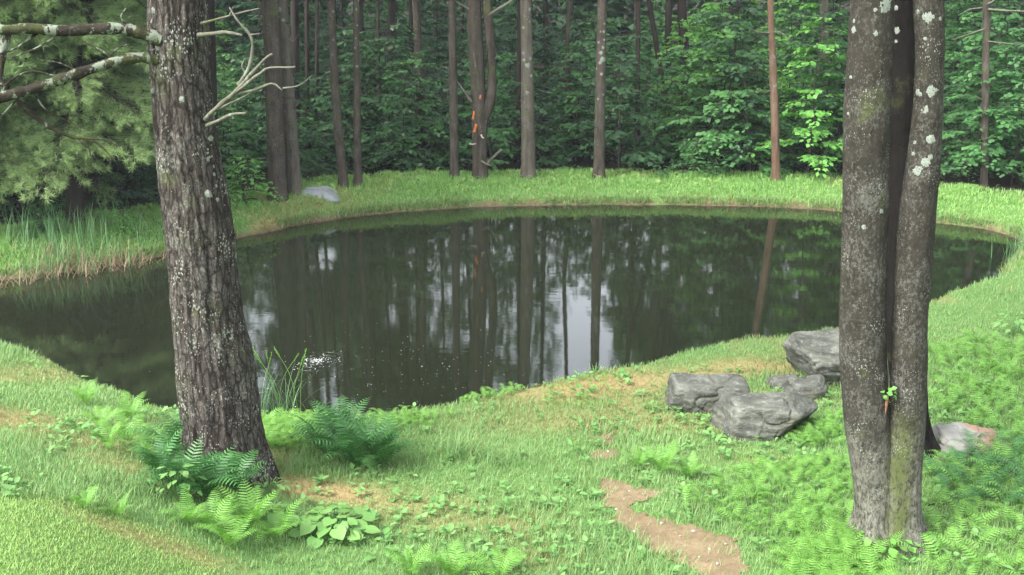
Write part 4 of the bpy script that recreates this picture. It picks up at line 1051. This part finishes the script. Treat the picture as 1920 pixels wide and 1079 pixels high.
twigs('broken', [([(903, 250, 0), (908, 225, 0), (921, 180, .05), (922, 110, .1), (917, 60, .1), (912, 0, .0), (908, -120, 0)], 11, 8)], 'far_bark', 'fork')
twigs('broken', [([(884, 192, .1), (862, 160, .2), (850, 140, .3), (851, 105, .3)], 3, 1, [([(857, 150, .2), (840, 130, .3), (826, 125, .3)], 2, 1)]),
                 ([(882, 178, .1), (855, 166, .2), (832, 172, .3)], 2.2, 1.2), ([(915, 30, .1), (940, 14, .2), (965, -2, .2)], 4, 2), ([(914, 308, .1), (925, 295, .2), (941, 281, .3)], 3, 2.5), ([(902, 302, .15), (912, 308, .25), (922, 312, .3)], 2.5, 1.5),
                 ([(893, 130, .15), (889, 105, .2), (890, 100, .2)], 2, 1), ([(916, 120, .1), (935, 105, .2)], 2, 1), ([(884, 20, .1), (862, 8, .2), (840, -5, .2)], 2.5, 1.5)])
twigs('broken', [([(890, 248, .17), (891, 240, .18), (892, 233, .17)], 3.2, 3.0), ([(887, 224, .17), (888, 216, .175), (888, 210, .17)], 2.6, 2.0), ([(900, 186, .17), (901, 182, .175), (901, 178, .17)], 2.4, 1.8)], 'fresh_wood', 'bark_wound')
twigs('broken', [([(902, 253, .2), (904, 258, .25), (908, 260, .28)], 1.8, 1.5), ([(880, 270, .2), (886, 271, .22), (892, 270, .24)], 1.6, 1.2)], 'pale_wood', 'broken_stub')
twigs('grey_left', [([(537, 45, .05), (541, 42, .1)], 2.5, 1.5), ([(548, 205, .1), (558, 195, .15), (564, 188, .2)], 1.5, 0.8)])
twigs('right_thin', [([(1842, 15, .1), (1820, 18, .2), (1808, 22, .3)], 2, 1), ([(1845, 55, .1), (1815, 65, .2), (1786, 75, .3)], 1.8, 0.8), ([(1852, 18, .1), (1880, 20, .2), (1925, 22, .3)], 2.5, 1.5), ([(1852, 8, .1), (1870, -2, .2)], 2, 1), ([(1852, 78, .1), (1890, 82, .2), (1930, 85, .3)], 1.5, 0.8), ([(1842, 188, .1), (1828, 180, .2)], 1.5, 1)])
twigs('red', [([(1443, 62, .05), (1420, 60, .1), (1405, 52, .2)], 1.5, 0.8), ([(1449, 62, .05), (1460, 60, .1), (1485, 75, .2)], 1.5, 0.6)])
for key in ('dark_left', 'grey_left', 'thin_a', 'thin_b', 'mid_a', 'lichen_mid', 'white_spot', 'red', 'right_thin'):
    root, tr, p, trunk = T_[key]
    for i in range(rng.integers(3, 7)):                 # short dead twigs left on the trunks
        z = rng.uniform(1.0, 4.8); cx, r_ = tr.at(z + p[2]); az = rng.uniform(0, 6.28); L_ = rng.uniform(0.12, 0.6)
        H = np.array([math.cos(az), math.sin(az), 0]); c0 = np.array([cx - p[0], 0, z]) + H * r_ * 0.7
        V, F = tube(smooth_path([c0, c0 + H*L_*0.5 + np.array([0, 0, rng.normal(0, 0.05)]), c0 + H*L_ + np.array([0, 0, rng.normal(-0.05, 0.12)])], 6), np.linspace(0.011, 0.004, 6), 5)
        obj('dead_twig', mkmesh('dead_twig', V, F, M['dead_branch' if i % 2 else 'twig']), root)
for key, spots in {'lichen_mid': [(993, 18, 3.2), (981, 52, 3), (993, 41, 2), (982, 113, 3), (989, 123, 5.5), (995, 110, 3.2), (996, 143, 3.4), (988, 174, 3.8), (981, 100, 2.4), (998, 100, 2.2)],
                   'white_spot': [(1127, 100, 4), (1130, 112, 6), (1125, 118, 3.5), (1122, 80, 2.5), (1133, 45, 2.5), (1132, 60, 3), (1128, 140, 3), (1131, 90, 3.5), (1121, 186, 2.4), (1131, 178, 2.2), (1133, 75, 2.5), (1117, 130, 2.4), (1126, 60, 2)],
                   'thin_b': [(668, 18, 2), (670, 48, 2), (667, 72, 2), (669, 125, 2.6), (672, 2, 2), (665, 90, 2)], 'thin_a': [(625, 22, 2.5), (625, 75, 2.2), (623, 103, 1.8)], 'grey_left': [(524, 18, 5), (531, 38, 4)]}.items():
    root, tr, p, trunk = T_[key]
    for i, (a, b_, r_) in enumerate(spots): lichen_disc(tr, p, a, b_, r_, trunk, 140 + i, 0.006)
SEG = [(-9999, 280, 'left of the big pine'), (280, 560, 'just right of the big pine'), (560, 760, 'near the slim lichened trunks'), (760, 950, 'near the forked trunk'),
       (950, 1100, 'near the round lichen spots'), (1100, 1300, 'near the white lichen cluster'), (1300, 1590, 'near the slender reddish trunk'), (1590, 9999, 'beyond the twin stemmed tree')]
def place(x, y):
    px = 960 + ppm((x, y, 1.0)) * x
    return next(t_ for a, b_, t_ in SEG if a <= px < b_)
# deeper trunks, too alike to tell apart within one stretch of the wood
n = 0
for i in range(400):
    y = rng.uniform(31, 62); x = rng.uniform(-0.56*y - 3, 0.56*y + 3)
    if gap(x, y) and (abs(x/y - 0.07) < 0.03 or rng.random() < 0.85): continue
    n += 1
    if n > 74: break
    p = np.array([x, y, gz(x, y)]); k = ppm(p); px = 960 + k * x; w = rng.uniform(0.10, 0.30) * k
    far_tree(px + rng.normal(0, 8), px, 330, w*0.85, w, ['far_bark_dark', 'far_bark_dark', 'far_bark'][i % 3], 'dim trunk deep in the wood ' + place(x, y), Y=y, top=rng.uniform(13, 19), crown_z=rng.uniform(8.5, 14), group='dim deep trunks ' + place(x, y))

# ------------------------------------------------------------------ maple saplings and undergrowth
def sapling(h, nb, L, leaf, seed, low=0.12, droop=0.25, tv=LEAF_V, tf=LEAF_F):
    r = np.random.default_rng(seed)
    lean = r.normal(0, 0.06, 2)
    tp = np.array([(lean[0]*h*s + 0.08*math.sin(3*s+seed), lean[1]*h*s, h*s) for s in np.linspace(0, 1, 10)])
    wood = [tube(tp, np.linspace(0.028, 0.006, 10), 6)]
    P, D, N = [], [], []
    for b in range(nb):
        s = low + (0.98 - low) * (b + r.random()) / nb
        o = np.array([np.interp(s, np.linspace(0, 1, 10), tp[:, i]) for i in range(3)])
        az = b * 2.4 + r.uniform(-0.5, 0.5); Lb = L * (1.05 - 0.65*s) * r.uniform(0.7, 1.25)
        H = np.array([math.cos(az), math.sin(az), 0]); up = r.uniform(0.1, 0.45)
        q = np.linspace(0, 1, 8)[:, None]
        path = o + H * Lb * q + np.array([0, 0, 1]) * Lb * (up * q - (up + droop) * 0.9 * q**2)
        wood.append(tube(path, np.linspace(0.010, 0.003, 8), 4))
        Sd = np.array([-H[1], H[0], 0])
        m = max(4, int(Lb / 0.10))
        for j in range(m):
            t0 = 0.18 + 0.82 * (j + r.random()) / m
            c = np.array([np.interp(t0, q[:, 0], path[:, i]) for i in range(3)])
            for sg in (-1, 1):
                tl = (0.42 * Lb * (1 - t0) + 0.10) * r.uniform(0.6, 1.2)
                td = unit(H * 0.75 + Sd * sg * 0.8 + np.array([0, 0, r.normal(0, 0.08)]))
                kq = max(1, int(tl / (leaf * 0.75)))
                for w_ in range(kq):
                    pt = c + td * tl * (w_ + r.random()) / kq - np.array([0, 0, 0.10*tl])
                    P.append(pt); D.append(td + Sd * r.normal(0, 0.5) + H * r.normal(0, 0.4) + np.array([0, 0, -0.35 + r.normal(0, 0.15)]))
                    N.append(np.array([0, 0, 1.0]) + r.normal(0, 0.28, 3) + H * 0.15)
    P, D, N = np.array(P), np.array(D), np.array(N)
    V, F = scatter(tv, tf, P, D, N, leaf * r.uniform(0.75, 1.3, len(P)))
    return join(wood), (V, F), len(P)
SAP = []
for i, (h, nb, L) in enumerate([(3.4, 26, 1.5), (4.6, 30, 1.7), (5.4, 34, 1.8), (2.4, 20, 1.2), (4.0, 30, 1.9), (6.2, 36, 1.9)]):
    W, (V, F), nl = sapling(h, nb, L, 0.135, 300 + i, low=0.10)
    SAP.append((mkmesh('trunk', W[0], W[1], M['twig']), mkmesh('crown', V, F, M['leaf_mid']), h, nl))
print('sapling leaves', [s[3] for s in SAP])
def put_sapling(x, y, var, mat, label, sc=1.0, group=None, name='maple_sapling', cat='sapling', z=None):
    st, cr, h, _ = SAP[var]
    root = empty(name, (x, y, gz(x, y) - 0.05 if z is None else z), rng.uniform(0, 6.28)); root.scale = (sc,)*3
    tag(root, label, cat, group)
    obj('trunk', st, root)
    c = obj('crown', cr, root); c.material_slots[0].link = 'OBJECT'; c.material_slots[0].material = M[mat]
    return root
G = 'maple saplings of the undergrowth'
for (px, Y, var, mat, sc, lab) in [(1512, 27.9, 1, 'leaf_bright', 0.95, 'bright yellow green maple sapling right of the reddish trunk'), (1345, 29.2, 4, 'leaf_mid', 1.05, 'broad maple sapling left of the reddish trunk'),
                                   (1330, 31.0, 2, 'leaf_bright', 1.0, 'tall lighter maple behind the broad sapling'), (1400, 28.2, 3, 'leaf_mid', 1.0, 'low maple sapling at the foot of the reddish trunk'),
                                   (1560, 29.0, 4, 'leaf_mid', 1.0, 'maple sapling just left of the twin stemmed tree'), (1820, 27.6, 4, 'leaf_mid', 0.95, 'leafy sapling behind the twin tree on its right'),
                                   (1900, 27.0, 1, 'leaf_mid', 0.9, 'leafy sapling at the right edge of the picture'), (1080, 31.0, 4, 'leaf_mid', 0.85, 'maple sapling spreading between the lichen spotted trunks'),
                                   (790, 30.0, 4, 'leaf_mid', 0.8, 'dim maple sapling left of the broken trunk'), (700, 31.0, 0, 'leaf_dark', 1.0, 'dark sapling behind the slim straight trunk'),
                                   (1230, 30.5, 0, 'leaf_mid', 0.95, 'sapling right of the white spotted trunk')]:
    q = pixy(px, 335, Y); put_sapling(q[0], Y, var, mat, lab, sc, G)
n = 0; spots = []
for i in range(4000):
    if n >= 185: break
    y = 28.2 + 26 * rng.random() ** 1.15; x = rng.uniform(-0.55*y - 2, 0.55*y + 2)
    d = sdf(POND, [x], [y])[0]
    if d < 3.0 or any((x-a)**2 + (y-b_)**2 < 1.0 for a, b_ in spots): continue
    if y < 30 and -6 < x < 0.5 and rng.random() < 0.6: continue
    spots.append((x, y)); n += 1
    var = rng.integers(0, 6); g = gap(x, y)
    if g or y < 33 and x < 2: var = [0, 3, 4][rng.integers(3)]
    bright = x / y > 0.08  # right side gets more lit-toned leaves, the rest more shade-toned ones
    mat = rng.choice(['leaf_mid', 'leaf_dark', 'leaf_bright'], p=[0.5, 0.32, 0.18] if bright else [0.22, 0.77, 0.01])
    tone = {'leaf_mid': 'green', 'leaf_dark': 'dark green', 'leaf_bright': 'bright green'}[str(mat)] + (' sapling in the front row of the wood ' if y < 33 else ' sapling deeper in the wood ')
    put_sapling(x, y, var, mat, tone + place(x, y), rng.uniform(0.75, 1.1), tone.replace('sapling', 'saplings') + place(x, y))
n = 0
for i in range(3000):
    if n >= 46: break
    y = rng.uniform(22.5, 36); x = y * rng.uniform(-0.62, -0.17)
    if sdf(POND, [x], [y])[0] < 3.2 or any((x-a)**2 + (y-b_)**2 < 0.8 for a, b_ in spots): continue
    spots.append((x, y)); n += 1
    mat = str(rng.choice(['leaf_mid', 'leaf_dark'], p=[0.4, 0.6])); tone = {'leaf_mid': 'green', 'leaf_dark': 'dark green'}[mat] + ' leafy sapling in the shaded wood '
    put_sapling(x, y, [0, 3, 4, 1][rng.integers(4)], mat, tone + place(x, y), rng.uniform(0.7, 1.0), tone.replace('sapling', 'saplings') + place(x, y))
x, y = rng.uniform(-24, 24, 60000), rng.uniform(20, 46, 60000)
nz = fbm(x*0.5, y*0.5, 0, 88, 3)
ok = (sdf(POND, x, y) > 2.7) & (far_weight(x, y) > 0.9) & (nz > -0.25); x, y, nz = x[ok], y[ok], nz[ok]
z = ground(x, y) + rng.random(len(x)) ** 1.3 * (0.45 + 0.9*np.maximum(nz, 0))
V, F = scatter(LEAF_V, LEAF_F, np.stack([x, y, z], -1), rng.normal(0, 1, (len(x), 3)) * np.array([1, 1, 0.3]), np.array([[0, 0, 1.0]]) + rng.normal(0, 0.35, (len(x), 3)), rng.uniform(0.08, 0.16, len(x)))
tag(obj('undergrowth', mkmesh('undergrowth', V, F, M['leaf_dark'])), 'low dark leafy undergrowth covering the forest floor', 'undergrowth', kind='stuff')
# rounded bushes
W, (V, F), nl = sapling(1.0, 26, 0.75, 0.075, 777, low=0.05, droop=0.4, tv=OVAL_V, tf=OVAL_F)
BUSH = (mkmesh('stems', W[0], W[1], M['twig']), mkmesh('foliage', V, F, M['leaf_mid']))
def bush(px, py, sc, mat, label, Y=None):
    p = pixg(px, py) if Y is None else np.array([pixy(px, py, Y)[0], Y, 0])
    p[2] = gz(p[0], p[1]) - 0.03
    root = empty('bush', p, rng.uniform(0, 6)); root.scale = (sc,)*3; tag(root, label, 'bush')
    obj('stems', BUSH[0], root); c = obj('foliage', BUSH[1], root); c.material_slots[0].link = 'OBJECT'; c.material_slots[0].material = M[mat]
bush(466, 380, 1.15, 'leaf_bright', 'rounded bush at the left end of the far bank beside the pine trunk')
bush(1305, 334, 1.0, 'leaf_mid', 'rounded glossy bush behind the middle of the right far bank', Y=28.2)
bush(1345, 336, 0.7, 'leaf_mid', 'smaller bush right of the rounded glossy bush', Y=28.0)
bush(235, 440, 0.55, 'leaf_bright', 'small bright bush behind the cattails')
bush(85, 440, 0.6, 'leaf_mid', 'low leafy bush among the cattails at left')
bush(1540, 338, 0.6, 'leaf_mid', 'low bush at the bank top left of the twin tree', Y=27.8)

# ------------------------------------------------------------------ white pines, far left
def bough_mesh(seed):
    r = np.random.default_rng(seed)
    L = 1.5; q = np.linspace(0, 1, 9)[:, None]
    path = np.array([0, 1, 0])[None] * L * q + np.array([0, 0, 1])[None] * (0.22*q - 0.55*q**2)
    wood = [tube(path, np.linspace(0.018, 0.004, 9), 5)]
    P, D = [], []
    for j in range(26):
        t0 = 0.12 + 0.88 * (j + r.random()) / 26; c = np.array([np.interp(t0, q[:, 0], path[:, i]) for i in range(3)])
        sg = 1 if j % 2 else -1; tl = (0.75 * (1 - t0) ** 0.8 + 0.16) * r.uniform(0.7, 1.2)
        td = unit(np.array([sg * 0.85, 0.65, r.normal(0, 0.15)]))
        e = c + td * tl + np.array([0, 0, -0.15*tl])
        wood.append(tube(np.array([c, (c+e)/2 + np.array([0, 0, 0.03]), e]), [0.006, 0.004, 0.002], 3))
        for w_ in range(max(3, int(tl / 0.07))):
            u = (w_ + r.random()) / max(3, int(tl / 0.07)); pt = c + (e - c) * (0.15 + 0.85*u) + r.normal(0, 0.015, 3)
            for k in range(26):
                P.append(pt); D.append(td * 0.9 + r.normal(0, 0.55, 3) + np.array([0, 0, 0.1]))
    P, D = np.array(P), np.array(D)
    tv = np.array([(-0.5, 0, 0), (0.5, 0, 0), (0, 1, -0.08)]); tf = np.array([(0, 1, 2)])
    V, F = scatter(tv, tf, P, D, r.normal(0, 1, (len(P), 3)), r.uniform(0.09, 0.15, len(P)), 0.009)
    return mkmesh('branch', *join(wood), M['twig']), mkmesh('needles', V, F, M['needles'])
BOUGH = [bough_mesh(900 + i) for i in range(3)]
def white_pine(px, py, Y, w_px, label, z0=1.4, n=44, top=13, reach=1.0, lean=0, side=None):
    q = pixy(px, py, Y); p = np.array([q[0], Y, gz(q[0], Y)])
    root = empty('white_pine', p); tag(root, label, 'tree', 'soft needled pines at left')
    k = ppm(p); pyf = 539.5 + FOC * math.tan(math.atan2(CAM_H - p[2], p[1]) - PITCH)
    tr = Trunk([(pyf * t_, px + lean*(1-t_) - w_px/2*(0.8+0.2*t_), px + lean*(1-t_) + w_px/2*(0.8+0.2*t_)) for t_ in np.linspace(0, 1, 6)], Y, top)
    V, F = tr.mesh(p, far_disp(int(px) + 700), 24, 0.12, z0=p[2] - 0.2, zfine=6)
    obj('trunk', mkmesh('trunk', V, F, M['far_bark_dark']), root)
    for i in range(n):
        z = z0 + (7.5 - z0) * ((i + rng.random()) / n) ** 1.1; az = i * 2.4 + rng.uniform(-0.4, 0.4)
        if side and rng.random() < 0.35: az = side + rng.uniform(-0.6, 0.6)
        s_ = reach * rng.uniform(0.75, 1.3)
        bw, bn = BOUGH[rng.integers(3)]
        hub = np.array([tr.at(z + p[2])[0] - p[0], 0, z])
        start = hub + np.array([-math.sin(az), math.cos(az), 0]) * rng.uniform(0.0, 0.5) * reach
        rot = (rng.uniform(-0.25, 0.12), rng.uniform(-0.25, 0.25), az)
        b1 = obj('bough', bw, root, start, rot, s_)
        b2 = obj('needles', bn, b1)
        if rng.random() < 0.02: b2.material_slots[0].link = 'OBJECT'; b2.material_slots[0].material = M['needles_brown']
    obj('crown', CROWNS[rng.integers(4)], root, (0, 0, 10.5), (0, 0, rng.uniform(0, 6)), 0.9)
white_pine(140, 405, 21.8, 32, 'soft needled pine with drooping boughs behind the cattails', 1.5, 110, reach=1.05)
white_pine(20, 405, 23.5, 24, 'soft needled pine at the left edge of the picture', 1.3, 90, reach=1.1)
white_pine(-130, 420, 21.0, 30, 'soft needled pine reaching in from beyond the left edge', 1.4, 70, reach=1.2)
far_tree(176, 172, 405, 24, 28, 'far_bark_dark', 'dark trunk right of the soft needled pine', Y=23.0)
far_tree(212, 214, 400, 13, 15, 'far_bark_dark', 'thin dark trunk left of the big pine, behind the cattails', Y=24.0)

# ------------------------------------------------------------------ the far wood: one leafy mass closing the view
n = 70000
a = rng.uniform(-0.75, 0.75, n); y = rng.uniform(60, 72, n); x = a * y
hmax = 19 + 5*fbm(x*0.12, y*0.12, 0, 71, 3)
open_ = np.array([gap(q, w_) for q, w_ in zip(x, y)])
hmax = np.where(open_, 10.5 + 1.5*fbm(x*0.6, y*0.6, 0, 91, 2), hmax)
z = ground(x, y) + rng.random(n) ** 1.35 * hmax
dens = fbm(x*0.45, y*0.45, z*0.45, 72, 3) > -0.32
x, y, z = x[dens], y[dens], z[dens]
V, F = scatter(LEAF_V, LEAF_F, np.stack([x, y, z], -1), rng.normal(0, 1, (len(x), 3)) * np.array([1, 1, 0.5]), np.array([[0, -0.4, 1.0]]) + rng.normal(0, 0.5, (len(x), 3)), rng.uniform(0.35, 0.8, len(x)))
tag(obj('distant_wood', mkmesh('distant_wood', V, F, M['leaf_dark'])), 'dark leafy mass of the distant wood', 'wood', kind='stuff')

# ------------------------------------------------------------------ thin haze added over the whole scene as a pale veil
HAZE = 0.00055
t = NT('haze'); pv = t.n('ShaderNodeVolumePrincipled', Density=HAZE, Anisotropy=0.2); pv.inputs['Color'].default_value = (0.86, 0.95, 1.0, 1)
t.link(pv.outputs[0], t.out.inputs['Volume'])
hx, hy0, hy1, hz0, hz1 = 250.0, -150.0, 300.0, -3.0, 34.0
me = bpy.data.meshes.new('haze')
me.from_pydata([(x_, y_, z_) for z_ in (hz0, hz1) for y_ in (hy0, hy1) for x_ in (-hx, hx)], [], [(0, 2, 3, 1), (4, 5, 7, 6), (0, 1, 5, 4), (2, 6, 7, 3), (0, 4, 6, 2), (1, 3, 7, 5)])
me.materials.append(t.m)
tag(obj('haze', me), 'thin bluish haze added as a veil over the whole scene', 'haze', kind='stuff')

# ------------------------------------------------------------------ on the water: floating stick, splash, drifting specks
p = pixz(1480, 387, 0.0)
V, F = tube(smooth_path([(-0.22, 0.03, 0.015), (-0.05, 0, 0.03), (0.1, -0.01, 0.025), (0.24, 0.02, 0.02)], 14), 0.03 * (1 + 0.3*vnoise(np.arange(14)*0.8, 0, 0, 5)), 9)
tag(obj('floating_stick', mkmesh('floating_stick', V, F, M['pale_wood']), None, p), 'short pale broken stick floating near the far bank', 'stick')
spl = empty('water_splash', SPL); tag(spl, 'small white splash bubbling on the pond right of the big pine', 'splash')
t = NT('foam'); b = t.bsdf((0.45, 0.47, 0.46), 0.3, 0.5); M['foam'] = t.done(b)
Vd, Fd = sphere_dirs(1); parts = []
for i in range(150):
    a_, r_ = rng.uniform(0, 6.28), abs(rng.normal(0, 0.15)); s_ = rng.uniform(0.003, 0.008)
    parts.append((Vd * s_ * np.array([1.3, 1, 0.6]) + np.array([r_*math.cos(a_)*1.25, r_*math.sin(a_)*1.1, max(0.002, 0.03*rng.random()*(1 - r_/0.3))]), Fd))
V, F = join(parts); o = obj('bubbles', mkmesh('bubbles', V, F, M['foam']), spl); o['kind'] = 'stuff'
for rr in (0.16, 0.27, 0.40):
    th = np.linspace(0, 2*np.pi, 60, endpoint=True)
    V, F = tube(np.stack([rr*np.cos(th), rr*np.sin(th), 0*th + 0.0], -1), 0.009 - 0.01*rr, 6, False)
    obj('ripple', mkmesh('ripple', V, F, M['water']), spl)
n = 170; parts = []
for i in range(n):
    px, py = rng.normal(720, 150), rng.normal(690, 38)
    q = pixz(px, py, 0.0)
    if sdf(POND, [q[0]], [q[1]])[0] > -0.3: continue
    s_ = rng.uniform(0.002, 0.0055) * (1 + 0.7*(rng.random() < 0.1))
    parts.append((Vd * s_ * np.array([1.2, 1.2, 0.4]) + np.array([q[0], q[1], 0.001]), Fd))
V, F = join(parts)
tag(obj('floating_specks', mkmesh('floating_specks', V, F, M['foam'])), 'pale specks drifting on the dark pond surface', 'specks', kind='stuff')
print('tris', sum(len(m.loops) - 2*len(m.polygons) for m in bpy.data.meshes), 'objects', len(scene.objects))
